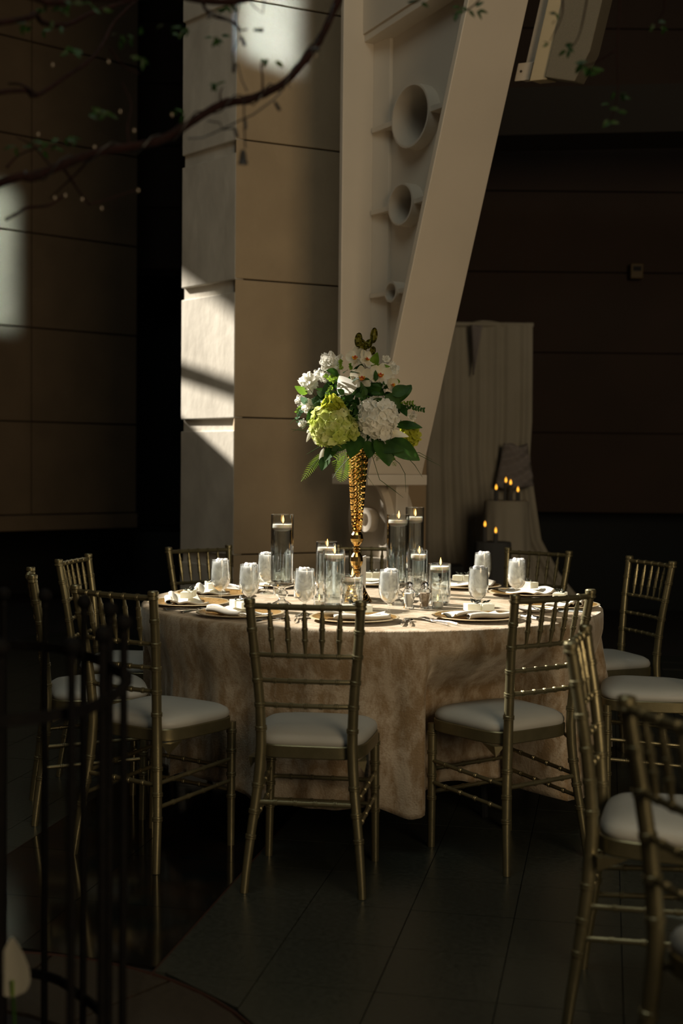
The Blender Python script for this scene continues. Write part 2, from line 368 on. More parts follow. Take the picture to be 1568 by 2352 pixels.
# planter surround: wedge tiles inside the circle
for j in range(14):
    a0, a1 = 2*PI*j/14+.006, 2*PI*(j+1)/14-.006
    P = [(CC.x+r*math.cos(a), CC.y+r*math.sin(a)) for r, aa in ((CR-.01, (a0, (a0*2+a1)/3, (a0+2*a1)/3, a1)), (.50, (a1, (a0+a1)/2, a0))) for a in aa]
    tile_obj(P, 'ring_tile', M['tile_b'], 0.0)
mb = MB(); mb.tube([(CC.x+(CR)*math.cos(a), CC.y+(CR)*math.sin(a), -.0035) for a in [2*PI*i/64 for i in range(65)]], .005, 6)
mb.build('ring_inlay', M['redline'], fl)

# ---- pillar with cast-stone blocks
C0 = Vector((-.606, 7.40, 0)); dL = Vector((-.652, .758, 0)).normalized(); dF = Vector((.90, .436, 0)).normalized()
nL = Vector((-.758, -.652, 0)); nF = Vector((.436, -.90, 0))
P1 = C0+dL*.546; P2 = C0+dF*1.25
core = [C0-nL*.016-nF*.012, P2-nF*.012, P2-nF*.55, P1+Vector((.42,.45,0)), P1-nL*.016]
pil = MB().prism([(p.x, p.y) for p in core], 0, 8).build('wall_pillar', M['joint'], smooth=False); tag(pil, kind='structure')
# replace dark core on the groove side with stone
mb = MB(); q = [C0-nL*.010+nF*(-.012), P1-nL*.010, P1-nL*.04, C0-nL*.04-nF*.012]
mb.prism([(p.x, p.y) for p in q], 0, 8).build('recessed_face', M['stone_side'], pil, smooth=False)
for i in range(-1, 9):
    z0 = .785+i*.784; z1 = z0+.784
    if z0 < 0: z0 = 0.0
    # left face block (proud, with wide groove above)
    a, b = C0+nL*.012, P1+nL*.012
    q = [a+dF*.0, b, b-nL*.06, a-nL*.06]
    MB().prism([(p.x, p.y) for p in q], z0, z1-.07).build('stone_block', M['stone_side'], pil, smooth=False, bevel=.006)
    q = [C0+nL*.012+nF*.0, C0+dF*1.25, P2-nF*.05, C0-nF*.05+dL*.0-nL*.012]
    q = [C0+dF*.0+nF*.0-nL*(-.012), C0+dF*1.25, C0+dF*1.25-nF*.05, C0-nF*.05+nL*.0]
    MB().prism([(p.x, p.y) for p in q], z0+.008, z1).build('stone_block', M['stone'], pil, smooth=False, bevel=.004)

# ---- left rusticated wall
A = at(-140, 1100, 10.55); A.z = 0; B_ = at(312, 1100, 11.77); B_.z = 0
WS = 1.4; A = B_+(A-B_)*1.12
d = (B_-A).normalized(); n = Vector((d.y, -d.x, 0)); back = -n
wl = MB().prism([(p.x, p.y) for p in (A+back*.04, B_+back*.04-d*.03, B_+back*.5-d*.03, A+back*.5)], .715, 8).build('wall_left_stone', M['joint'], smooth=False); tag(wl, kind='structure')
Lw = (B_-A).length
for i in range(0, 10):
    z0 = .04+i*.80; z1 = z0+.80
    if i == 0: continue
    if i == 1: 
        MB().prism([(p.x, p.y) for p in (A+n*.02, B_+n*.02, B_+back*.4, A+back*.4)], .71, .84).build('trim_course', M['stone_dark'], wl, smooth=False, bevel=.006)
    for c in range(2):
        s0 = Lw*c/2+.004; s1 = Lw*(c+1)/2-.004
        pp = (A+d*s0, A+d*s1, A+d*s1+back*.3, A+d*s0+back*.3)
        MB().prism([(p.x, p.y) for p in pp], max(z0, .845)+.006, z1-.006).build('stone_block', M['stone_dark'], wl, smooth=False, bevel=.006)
# red-brown back wall left (behind the gap), with dark opening under it
def stone_wall(name, x0, x1, y, z0, z1, bh, bw, m, parent_m=M['red_stone'], off=0.0):
    w = MB().box(((x0+x1)/2, y+.25, (z0+z1)/2), (x1-x0, .4, z1-z0)).build(name, parent_m, smooth=False); tag(w, kind='structure')
    i = 0; z = z0
    while z < z1-.05:
        x = x0; 
        while x < x1-.05:
            a, b = x+.004, min(x+bw, x1)-.004
            MB().box(((a+b)/2, y+.03, z+bh/2), (b-a, .08, bh-.010)).build('stone_block', m, w, smooth=False, bevel=.004)
            x += bw
        z += bh; i += 1
    return w
zl = at(360, 628, 13.2).z
stone_wall('wall_back_left', -5.4, -1.0, 13.2, zl, zl+4.4, .62, 1.25, M['red_stone'])
# right back wall
zr = at(1400, 1166, 11.4).z
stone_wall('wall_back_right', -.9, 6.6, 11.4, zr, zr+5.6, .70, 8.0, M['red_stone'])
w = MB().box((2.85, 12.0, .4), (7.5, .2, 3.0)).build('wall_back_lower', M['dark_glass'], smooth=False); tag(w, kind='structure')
w = MB().box((-3.2, 14.6, 2.2), (6.0, .2, 6.0)).build('wall_recess', M['black'], smooth=False); tag(w, kind='structure')  # black sheet standing for the shade inside the dark opening
# soffit beam top right
s0 = at(1050, 240, 9.5); s1 = at(1640, 330, 8.6)
b_ = MB(); dd = (s1-s0).normalized(); 
b_.box((2.6, 9.6, s0.z-.02), (4.6, .5, .34), Matrix.Rotation(-.13, 3, 'Z'))
b_ = b_.build('trim_soffit_beam', mat('dark_plaster', (0.022, 0.018, 0.014), rough=.95), smooth=False); tag(b_, kind='structure')
# ceiling, right and left walls (left one is unseen, added to block and shape the sun)
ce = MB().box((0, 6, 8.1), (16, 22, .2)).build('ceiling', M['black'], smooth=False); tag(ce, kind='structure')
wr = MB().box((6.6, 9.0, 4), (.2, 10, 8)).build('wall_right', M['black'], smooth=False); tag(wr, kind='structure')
wb = MB()
WX = -4.0
def wseg(y0, y1, z0, z1): wb.box((WX, (y0+y1)/2, (z0+z1)/2), (.12, y1-y0, z1-z0))
HY0, HY1, HZ0, HZ1 = 6.40, 8.35, 3.30, 5.35        # blocker opening cut to throw sun on the table
KY0, KY1, KZ0, KZ1 = 9.14, 9.85, 3.95, 5.60        # blocker opening cut to throw sun on the pillar face
SL = [(5.40, 5.49, 4.28, 4.60), (6.00, 6.12, 3.90, 4.12)]  # thin slits added so slivers of sun reach two chairs
yy_ = -4
for (a, b, c, d_) in SL: wseg(yy_, a, 0, 8); wseg(a, b, 0, c); wseg(a, b, d_, 8); yy_ = b
wseg(yy_, HY0, 0, 8); wseg(HY0, HY1, 0, HZ0); wseg(HY0, HY1, HZ1, 8); wseg(HY1, KY0, 0, 8)
wseg(KY0, KY1, 0, KZ0); wseg(KY0, KY1, KZ1, 8); wseg(KY1, 16, 0, 8)
wl2 = wb.build('wall_sun_blocker', M['stone_dark'], smooth=False); tag(wl2, kind='structure')
# plates added to trim the sunlight, and the truss bar that shadows the pillar
CORN = MB().add([(WX+x, y, z) for x in (-.05, .05) for y, z in ((6.35, 3.2), (6.78, 3.2), (6.35, 3.86))], [(0, 1, 2), (3, 5, 4), (0, 3, 4, 1), (1, 4, 5, 2), (2, 5, 3, 0)]).build('sun_blocker_brace', M['iron'], wl2, smooth=False)
MB().add([(WX+x, y, z) for x in (-.05, .05) for y, z in ((6.3, 4.14), (6.79, 4.41), (6.79, 5.4), (6.3, 5.4))], [(0, 1, 2, 3), (7, 6, 5, 4), (0, 4, 5, 1), (1, 5, 6, 2), (2, 6, 7, 3), (3, 7, 4, 0)]).build('sun_blocker_brace', M['iron'], wl2, smooth=False)
sl = MB().add([(WX-.05, 7.15, HZ0-.02), (WX-.05, HY1+.02, HZ0-.02), (WX-.05, HY1+.02, 3.82), (WX+.05, 7.15, HZ0-.02), (WX+.05, HY1+.02, HZ0-.02), (WX+.05, HY1+.02, 3.82)],
              [(0, 1, 2), (3, 5, 4), (0, 3, 4, 1), (1, 4, 5, 2), (2, 5, 3, 0)]).build('sun_blocker_brace', M['iron'], wl2, smooth=False)
def brace(y0, z0, y1, z1, t):
    MB().tube([(WX, y0, z0), (WX, y1, z1)], t, 4).build('sun_blocker_brace', M['iron'], wl2, smooth=False)
brace(8.8, 4.68, 9.9, 3.93, .050)
MB().add([(WX+x, y, z) for x in (-.05, .05) for y, z in ((8.80, 5.53), (8.80, 5.80), (9.9, 5.80), (9.9, 4.92))], [(0, 1, 2, 3), (7, 6, 5, 4), (0, 4, 5, 1), (1, 5, 6, 2), (2, 6, 7, 3), (3, 7, 4, 0)]).build('sun_blocker_brace', M['iron'], wl2, smooth=False)

# ================================================================= THINGS BEHIND THE TABLE
# ---- tapered cream steel column
n_ = Vector((-.839, -.545, 0)); u_ = Vector((.545, -.839, 0)); Z = Vector((0, 0, 1))
FW = .34; WA = .25; WB_ = .09
O = at(766, 700, 6.9); O = Vector((O.x, O.y, 0))          # front tip of the left flange
zb = 1.262
def pl(px, py):                                           # tip plane coordinates (u, z) of a pixel
    p = atplane(px, py, O, n_); return (p-O).dot(u_), p.z
def pw(px, py):                                           # same on the web plane
    o = O-n_*WA; p = atplane(px, py, o, n_); return (p-o).dot(u_), p.z
ua, za = pl(1050, 0); ub, zb2 = pl(844, 1090)
sl_ = (ua-ub)/(za-zb2)
def ur(z): return ub+(z-zb2)*sl_                          # right flange line
ZT = 4.9
col = empty('steel_column', O-n_*WA, 0, 'cream painted tapered steel column with three round holes beside the stone pillar', 'column')
OB = Vector(col.location)
def cb(mb, name, m=M['cream_steel'], parent=col, **k):
    mb.v = [tuple(Vector(v)-OB) for v in mb.v]; return mb.build(name, m, parent, **k)
def sheet(mb, p, q, w0, w1, t0, t1, z0=None):             # plate from u,z point p to q, width along n from w0..w1
    pass
W0 = O-n_*WA
def P3(u, z, w): return W0+u_*u+Z*z+n_*w                  # w along n (towards the viewer's left)
# left flange
mb = MB(); t = .03
vs = [P3(u, z, w) for z in (zb, ZT) for (u, w) in ((0, WA), (t, WA), (t, -WB_), (0, -WB_))]
mb.add(vs, [(0, 1, 2, 3), (7, 6, 5, 4)]+[(i, (i+1) % 4, 4+(i+1) % 4, 4+i) for i in range(4)]); cb(mb, 'flange', smooth=False, bevel=.004)
mb = MB(); vs = [P3(ur(z)+du, z, w) for z in (zb, ZT) for (du, w) in ((-.035, WA), (0, WA), (0, -WB_), (-.035, -WB_))]
mb.add(vs, [(0, 1, 2, 3), (7, 6, 5, 4)]+[(i, (i+1) % 4, 4+(i+1) % 4, 4+i) for i in range(4)]); cb(mb, 'flange', smooth=False, bevel=.004)
# edge fillet strips beside the web
mb = MB(); vs = [P3(u, z, w) for z in (zb, ZT) for (u, w) in ((t, 0), (t, .06), (.14, .03), (.14, 0))]
mb.add(vs, [(0, 1, 2, 3), (7, 6, 5, 4)]+[(i, (i+1) % 4, 4+(i+1) % 4, 4+i) for i in range(4)]); cb(mb, 'stiffener', smooth=False, bevel=.003)
# web with ring holes (curve with holes -> mesh)
rings = [(922, 262, 72), (904, 466, 48), (886, 668, 24)]
rc = []
for px, py, rpx in rings:
    o = W0+n_*.085; p = atplane(px, py, o, n_); s = F/(p.y); rc.append(((p-o).dot(u_), p.z, rpx/s))
cu = bpy.data.curves.new('web', 'CURVE'); cu.dimensions = '2D'; cu.fill_mode = 'BOTH'; cu.extrude = .012
def spl(pts):
    s = cu.splines.new('POLY'); s.points.add(len(pts)-1)
    for i, (a, b) in enumerate(pts): s.points[i].co = (a, b, 0, 1)
    s.use_cyclic_u = True
spl([(t, zb), (ur(zb)-.03, zb), (ur(ZT)-.03, ZT), (t, ZT)])
for (u, z, r) in rc: spl([(u+r*.97*math.cos(2*PI*i/40), z+r*.97*math.sin(2*PI*i/40)) for i in range(40)])
tmp = bpy.data.objects.new('web_tmp', cu); COL.objects.link(tmp)
bpy.context.view_layer.update()
dg = bpy.context.evaluated_depsgraph_get(); me = bpy.data.meshes.new_from_object(tmp.evaluated_get(dg)); bpy.data.objects.remove(tmp)
for v in me.vertices: v.co = W0+u_*v.co.x+Z*v.co.y+n_*v.co.z-OB
me.materials.clear(); me.materials.append(M['cream_steel'])
o = bpy.data.objects.new('web', me); COL.objects.link(o); o.parent = col
for (u, z, r) in rc:
    mb = MB(); N_ = 40; R = r; ri = r-.011
    vs = []
    for i in range(N_):
        a = 2*PI*i/N_
        for (rr, w) in ((R, -.16), (R, .085), (ri, .085), (ri, -.16)): vs.append(P3(u+rr*math.cos(a), z+rr*math.sin(a), w))
    fs = [(i*4+k, ((i+1) % N_)*4+k, ((i+1) % N_)*4+(k+1) % 4, i*4+(k+1) % 4) for i in range(N_) for k in range(4)]
    mb.add(vs, fs); cb(mb, 'pipe_ring')
    for (a, b) in ((t+.01, u-R+.005), (u+R-.005, ur(z)-.03)):
        if b-a < .01: continue
        mb = MB(); dz = .0
        vs = [P3(uu, zz, w) for zz in (z-.012-r*.02, z+.012) for (uu, w) in ((a, 0), (b, 0), (b, .075), (a, .075))]
        mb.add(vs, [(0, 1, 2, 3), (7, 6, 5, 4)]+[(i, (i+1) % 4, 4+(i+1) % 4, 4+i) for i in range(4)]); cb(mb, 'stiffener', smooth=False, bevel=.002)
# sloping top frame plate
ul, zl_ = pw(852, 90); ur2, zr2 = pw(1040, -14)
mb = MB(); vs = [P3(uu, zz+dz, w) for dz in (-.02, .02) for (uu, zz, w) in ((t, zl_-.02, 0), (ur(zr2)-.02, zr2+.06, 0), (ur(zr2)-.02, zr2+.06, .12), (t, zl_-.02, .12))]
mb.add(vs, [(0, 1, 2, 3), (7, 6, 5, 4)]+[(i, (i+1) % 4, 4+(i+1) % 4, 4+i) for i in range(4)]); cb(mb, 'stiffener', smooth=False, bevel=.003)
mb = MB(); vs = [P3(uu, zz, w) for w in (.06, .13) for (uu, zz) in ((t, zl_), (ur(zr2)-.03, zr2+.08), (ur(ZT)-.03, ZT), (t, ZT))]
mb.add(vs, [(0, 1, 2, 3), (7, 6, 5, 4)]+[(i, (i+1) % 4, 4+(i+1) % 4, 4+i) for i in range(4)]); cb(mb, 'cover_plate', smooth=False)
# base plate
zb0 = zb-.055
mb = MB(); vs = [P3(u, z, w) for z in (zb0, zb) for (u, w) in ((-.02, WA+.015), (ur(zb)+.02, WA+.015), (ur(zb)+.02, -WB_-.02), (-.02, -WB_-.02))]
mb.add(vs, [(0, 1, 2, 3), (7, 6, 5, 4)]+[(i, (i+1) % 4, 4+(i+1) % 4, 4+i) for i in range(4)]); cb(mb, 'base_plate', smooth=False, bevel=.005)
# hinge under the plate: rounded knuckle plates on a pin, with curved fins and footing
pc = P3(.12, .98, 0)
def disc(w0, w1, r, rin, uc, zc, name, cut=None, a0=0, a1=2*PI, seg=40):
    mb = MB(); vs = []; n = seg+1
    for i in range(n):
        a = a0+(a1-a0)*i/seg
        for (rr, w) in ((r, w0), (r, w1), (rin, w1), (rin, w0)): vs.append(P3(uc+rr*math.cos(a), zc+rr*math.sin(a), w))
    fs = [(i*4+k, (i+1)*4+k, (i+1)*4+(k+1) % 4, i*4+(k+1) % 4) for i in range(seg) for k in range(4)]
    mb.add(vs, fs+[(0, 1, 2, 3), tuple(seg*4+k for k in (3, 2, 1, 0))]); return cb(mb, name)
hu, hz = pw(862, 1192)
disc(-.02, .02, .235, .03, hu, hz, 'knuckle_plate')
disc(-.10, .07, .065, .035, hu, hz, 'pin_boss')
disc(.02, .085, .235, .215, hu, hz, 'curved_fin', a0=-.5, a1=PI*.42)
disc(-.085, -.02, .235, .215, hu, hz, 'curved_fin', a0=-.5, a1=PI*.42)
mb = MB(); vs = [P3(hu+du, z, w) for z in (hz+.0, zb0) for (du, w) in ((.17, -.04), (.17, .04), (.25, .04), (.25, -.04))]
mb.add(vs, [(0, 1, 2, 3), (7, 6, 5, 4)]+[(i, (i+1) % 4, 4+(i+1) % 4, 4+i) for i in range(4)]); cb(mb, 'gusset', smooth=False, bevel=.004)
mb = MB(); vs = [P3(u, z, w) for z in (0, hz-.2) for (u, w) in ((hu-.2, .15), (hu+.2, .15), (hu+.2, -.15), (hu-.2, -.15))]
mb.add(vs, [(0, 1, 2, 3), (7, 6, 5, 4)]+[(i, (i+1) % 4, 4+(i+1) % 4, 4+i) for i in range(4)]); cb(mb, 'footing', smooth=False, bevel=.01)

# ---- loudspeaker on the right flange
sd = (Z+u_*sl_).normalized()                     # along the flange
so = Vector((sd.x*0, 0, 0))
def spk(px, py): p = at(px, py, 6.35); return p
Sb = at(1186, 178, 6.42)
ax = (at(1245, -210, 6.42)-Sb); ax = Vector((u_.x*sl_, u_.y*sl_, 1)).normalized()
side = Vector((.93, -.36, 0)).normalized(); dep = ax.cross(side).normalized()
sp = empty('loudspeaker', Sb, 0, 'beige loudspeaker with mesh grille bracketed to the right side of the cream steel column', 'loudspeaker')
def sbx(name, a0, a1, l0, l1, d0, d1, m, par=sp, chamf=0, bev=.004):
    vs = []
    for l in (l0, l1):
        for (a, d_) in ((a0, d0), (a1, d0), (a1, d1), (a0, d1)): vs.append(side*a+ax*l+dep*d_)
    if chamf:
        for i in (1, 2): vs[i] = vs[i]+ax*chamf
    return MB().add(vs, [(0, 1, 2, 3), (7, 6, 5, 4), (0, 1, 5, 4), (1, 2, 6, 5), (2, 3, 7, 6), (3, 0, 4, 7)]).build(name, m, par, smooth=False, bevel=bev)
sbx('mounting_rail', -.012, .045, 0, 1.3, -.03, .06, M['cream_steel'])
sbx('cabinet_back', .045, .13, -.01, 1.3, -.10, .12, M['speaker'])
vs = []
# wedge cabinet with grille, chamfered foot
prof = [(.12, 0), (.272, -.035), (.312, .10), (.312, 1.3), (.12, 1.3)]
vs = [side*a+ax*l+dep*d_ for d_ in (-.12, .12) for a, l in prof]
MB().add(vs, [(0, 1, 2, 3, 4), (9, 8, 7, 6, 5)]+[(i, (i+1) % 5, 5+(i+1) % 5, 5+i) for i in range(5)]).build('grille', M['grille'], sp, smooth=False, bevel=.006)
br = sbx('bracket', -.045, .03, .0, .085, -.05, -.03, M['cream_steel'])
MB().ball(side*-.02+ax*.045+dep*-.052, .006, 8, 6).build('bolt', M['joint'], br)

# small wall box at the far right
p = at(1449, 610, 11.3)
o = MB().box((0, 0, 0), (.11, .08, .13)).build('wall_box', mat('dim_brass_box', (.09, .06, .02), rough=.6), smooth=False, bevel=.008); o.location = p
tag(o, 'small square box on the dark red wall at far right', 'wall box')
MB().box((0, -.042, .02), (.07, .012, .04)).build('cover', M['black'], o, smooth=False)

# ---- ivory drape backdrop
DY = 10.6
def drape(px_t0, px_t1, zt, spread0, spread1, y, name, m, folds, amp, zb_=0.01, par=None, org=None, seed=1, side_curve=None):
    mb = MB(); nu, nv = 150, 46; rnd = random.Random(seed); ph = [rnd.uniform(0, 6.28) for _ in range(6)]
    for i in range(nv+1):
        t = i/nv; z = zt+(zb_-zt)*t
        x0 = spread0(t); x1 = spread1(t)
        for j in range(nu+1):
            s = j/nu; x = x0+(x1-x0)*s
            f = math.sin(s*folds*2*PI+ph[0]+.8*math.sin(s*9+ph[1]))+.5*math.sin(s*folds*3.7*PI+ph[2])
            mb.v.append((x, y+amp*(.4+t*.8)*f+.03*math.sin(3*t+s*5), z+ (0.02*math.sin(s*11+ph[3]) if i == 0 else 0)))
    mb.f = [(i*(nu+1)+j, i*(nu+1)+j+1, (i+1)*(nu+1)+j+1, (i+1)*(nu+1)+j) for i in range(nv) for j in range(nu)]
    if org is not None: mb.v = [tuple(Vector(v)-org) for v in mb.v]
    return mb.build(name, m, par)
zt = at(1100, 735, DY).z
def lerp_tab(tab):
    def f(t):
        for (a, b), (c, d_) in zip(tab, tab[1:]):
            if t <= c: return b+(d_-b)*(t-a)/(c-a)
        return tab[-1][1]
    return f
def xt(lst): 
    out = []
    for px, py in lst:
        p = at(px, py, DY); out.append(((zt-p.z)/(zt-.01), p.x))
    return lerp_tab(sorted(out))
right = xt([(1213, 735), (1217, 960), (1214, 1040), (1226, 1120), (1245, 1230), (1290, 1310), (1350, 1380), (1380, 1450)])
left = xt([(960, 735), (960, 900), (962, 1050), (964, 1150), (962, 1300), (960, 1450)])
dr = empty('draped_backdrop', (at(1100, 735, DY).x, DY, 0), 0, 'tall ivory fabric drape hanging behind the tapered column at far right of it', 'drape')
DO = Vector(dr.location)
drape(0, 0, zt, left, right, DY, 'fabric', M['drape'], 7, .016, par=dr, org=DO)
MB().tube([Vector((left(0)-.1, DY, zt-.012))-DO, Vector((right(0)+.01, DY, zt-.012))-DO], .018, 8).build('crossbar', M['drape'], dr)
for xx in (left(0)-.08, right(0)-.02): MB().tube([Vector((xx, DY+.08, 0))-DO, Vector((xx, DY+.02, zt))-DO], .018, 8).build('upright', M['drape'], dr)
# lilac swag gathered on the drape, and hanging ribbon
mb = MB(); pc = at(1180, 1066, DY-.16)
for i in range(17):
    for j in range(17):
        s, t_ = i/16*2-1, j/16*2-1
        x = s*(.125+.03*t_); z = -t_*.17+.03*s*s
        mb.v.append((pc.x+x-DO.x, pc.y-.05*math.cos(s*1.4)-.02*math.sin(t_*9+s*3)-DO.y, pc.z+z))
mb.f = [(i*17+j, (i+1)*17+j, (i+1)*17+j+1, i*17+j+1) for i in range(16) for j in range(16)]
o = mb.build('swag', M['drape_lilac'], dr); tag(o, 'lilac grey chiffon swag'); sm_ = o.modifiers.new('s', 'SOLIDIFY'); sm_.thickness = .03
a = at(1070, 740, DY-.1); b = at(1098, 740, DY-.1); c = at(1080, 855, DY-.1)
mb = MB(); L_ = 14
for i in range(L_+1):
    t_ = i/L_; l = a.lerp(c, t_); r = b.lerp(c, t_)
    for s in (0, .25, .5, .75, 1): 
        q = l.lerp(r, s); mb.v.append((q.x-DO.x, q.y-DO.y-.02*math.sin(s*PI*2), q.z))
mb.f = [(i*5+j, i*5+j+1, (i+1)*5+j+1, (i+1)*5+j) for i in range(L_) for j in range(4)]
o = mb.build('ribbon', M['drape_lilac'], dr); sm_ = o.modifiers.new('s', 'SOLIDIFY'); sm_.thickness = .006

# ---- pedestals before the drape
def ped(name, px, topy, r0, r1, Y, m, label):
    c = at(px, topy, Y); e = empty(name, (c.x, Y, 0), 0, label, 'pedestal table')
    mb = MB(); seg = 72; rows = 12
    mb.v.append((0, 0, c.z)); rr_ = []
    for i in range(rows+1):
        t_ = i/rows
        for j in range(seg):
            a = 2*PI*j/seg
            if i == 0: r, z = r0*.96, c.z
            elif i == 1: r, z = r0, c.z-.012
            else:
                q = (i-1)/(rows-1); r = r0+(r1-r0)*q+ q*.022*math.sin(a*11+.6*math.sin(a*3)); z = (c.z-.012)*(1-q)+.01*q
            mb.v.append((r*math.cos(a), r*math.sin(a), z))
    mb.f = [(0, 1+j, 1+(j+1) % seg) for j in range(seg)]+[(1+i*seg+j, 1+i*seg+(j+1) % seg, 1+(i+1)*seg+(j+1) % seg, 1+(i+1)*seg+j) for i in range(rows) for j in range(seg)]
    mb.build('table_cover', m, e)
    MB().lathe([(0, .0), (r0*.8, 0), (r0*.8, .03), (.03, .04), (.03, c.z-.03), (r0*.93, c.z-.02), (r0*.93, c.z-.004), (0, c.z-.004)], 24).build('stand', M['black'], e)
    return c.z, e
z1_, e1 = ped('pedestal_table', 1162, 1142, .17, .23, 9.9, M['drape'], 'tall round pedestal in gathered ivory cloth before the drape')
z2_, e2 = ped('pedestal_table', 1133, 1237, .13, .16, 9.2, M['grey_cloth'], 'low round pedestal in grey cloth in front of the taller one')
def far_candle(px, py, Y, zbase, lab):
    f = at(px, py, Y); e = empty('candle', (f.x, Y, zbase), 0, lab, 'candle', 'candles before the drape')
    h = f.z-zbase-.022
    MB().lathe([(0, 0), (.017, 0), (.017, h-.004), (.014, h), (0, h-.002)], 14).build('wax', M['grey_cloth'], e)
    MB().tube([(0, 0, h-.003), (0, 0, h+.006)], .0012, 5).build('wick', M['wick'], e)
    MB().lathe([(0, h+.003), (.007, h+.010), (.0085, h+.02), (.006, h+.032), (0, h+.046)], 12).build('flame', M['far_flame'], e)
far_candle(1138, 1112, 9.83, z1_, 'leftmost small lit candle on the ivory draped pedestal')
far_candle(1160, 1095, 9.97, z1_, 'tallest small lit candle on the ivory draped pedestal')
far_candle(1171, 1100, 9.9, z1_, 'second tallest small lit candle on the ivory draped pedestal')
far_candle(1188, 1116, 9.84, z1_, 'rightmost small lit candle on the ivory draped pedestal')
far_candle(1114, 1197, 9.20, z2_, 'higher small lit candle on the low grey pedestal')
far_candle(1139, 1211, 9.12, z2_, 'lower small lit candle on the low grey pedestal')
c = at(1030, 1292, 8.6); o = MB().box((0, 0, c.z/2), (.20, .25, c.z)).build('speaker_cabinet', M['black'], smooth=False, bevel=.01); o.location = (c.x, 8.6, 0)
tag(o, 'black box standing before the drape behind the table', 'box'); MB().box((0, -.127, c.z/2), (.16, .006, c.z*.9)).build('front_panel', M['dark_glass'], o, smooth=False)
# dark ledge behind the left chairs
o = MB().box((0, 0, .32), (2.2, .5, .64)).build('low_counter', M['black'], smooth=False, bevel=.01); o.location = (-2.6, 12.9, 0)
tag(o, 'black low counter in the dark under the left stone wall', 'counter')
MB().box((0, 0, .655), (2.26, .56, .03)).build('counter_top', M['dark_glass'], o, smooth=False, bevel=.004)

# ================================================================= CHIAVARI CHAIRS
def interp(tab, z):
    for (a, b), (c, d_) in zip(tab, tab[1:]):
        if z <= c: 
            t_ = (z-a)/(c-a); t_ = t_; return b+(d_-b)*t_
    return tab[-1][1]
def ringed(p_of, z0, z1, rad, rings, seg=12, base=None, w=.0035, bump=.0026):
    """turned rod sampled between z0..z1 with pairs of raised rings"""
    zs = {z0, z1}
    for r in rings:
        for k_ in (-2.2, -1.7, -1.0, -.3, 0, .3, 1.0, 1.7, 2.2): zs.add(r+k_*w)
    n_s = 14
    for i in range(n_s+1): zs.add(z0+(z1-z0)*i/n_s)
    zs = sorted(z for z in zs if z0-1e-9 <= z <= z1+1e-9)
    pts, rr = [], []
    for z in zs:
        r = rad(z)
        for q in rings:
            a = abs(z-q)/w
            if .25 < a < 1.75: r += bump
            elif a <= .25: r += bump*.3
        pts.append(p_of(z)); rr.append(r)
    mb = MB(); mb.tube(pts, rr, seg); return mb
XT = [(0, .184), (.17, .168), (.32, .150), (.45, .1405), (.60, .146), (.75, .160), (.92, .1725)]
YT = [(0, -.238), (.17, -.214), (.32, -.196), (.45, -.188), (.60, -.198), (.75, -.218), (.92, -.248)]
def smooth_tab(tab, z):
    e = .05; return (interp(tab, max(0, z-e))+2*interp(tab, z)+interp(tab, min(.92, z+e)))/4
def post_r(z): return .0125+.0045*min(1, z/.40) if z < .4 else .0170-.0022*min(1, (z-.4)/.4)
POST_R = [.169, .246, .327, .503, .578, .655, .735, .813]
def back_post(s):
    mb = ringed(lambda z: (s*smooth_tab(XT, z), smooth_tab(YT, z), z), 0, .902, post_r, POST_R)
    x, y = s*smooth_tab(XT, .9), smooth_tab(YT, .9)
    mb.lathe([(0, 0), (.0148, 0), (.0182, .003), (.0182, .008), (.0155, .010), (.0155, .013), (.0180, .016), (.0180, .026), (.015, .0295), (0, .031)], 14, (x, y, .880))
    return mb
def front_leg(s):
    return ringed(lambda z: (s*(.180-.006*z/.43), .150+.008*z/.43, z), 0, .428, lambda z: .0130+.003*z/.43, [.17, .246, .327, .395])
def rod(p, q, r, nr, seg=10, bow=0):
    p, q = Vector(p), Vector(q); L_ = (q-p).length
    return ringed(lambda t_: p.lerp(q, t_/L_)+Vector((0, -bow*4*(t_/L_)*(1-t_/L_), 0)), 0, L_, lambda t_: r, [L_*(i+1)/(nr+1) for i in range(nr)], seg, w=.0028, bump=.0020)
def seat_outline(k=1.0, n=48):
    out = []
    for i in range(n):
        a = 2*PI*i/n; c_, s_ = math.cos(a), math.sin(a)
        e = .42
        x = math.copysign(abs(c_)**e, c_); y = math.copysign(abs(s_)**e, s_)
        yy = y*.178*k; hw = (.172+.028*(y+1)/2)*k
        if y > .5: yy += .010*(1-x*x)
        out.append((x*hw, yy-.002))
    return out
def loft(levels):
    mb = MB(); n = 48
    for k_, z in levels: mb.v += [(x, y, z) for x, y in seat_outline(k_)]
    L_ = len(levels)
    mb.f = [(i*n+j, i*n+(j+1) % n, (i+1)*n+(j+1) % n, (i+1)*n+j) for i in range(L_-1) for j in range(n)]
    mb.f += [tuple(range(n-1, -1, -1)), tuple(range((L_-1)*n, L_*n))]
    return mb
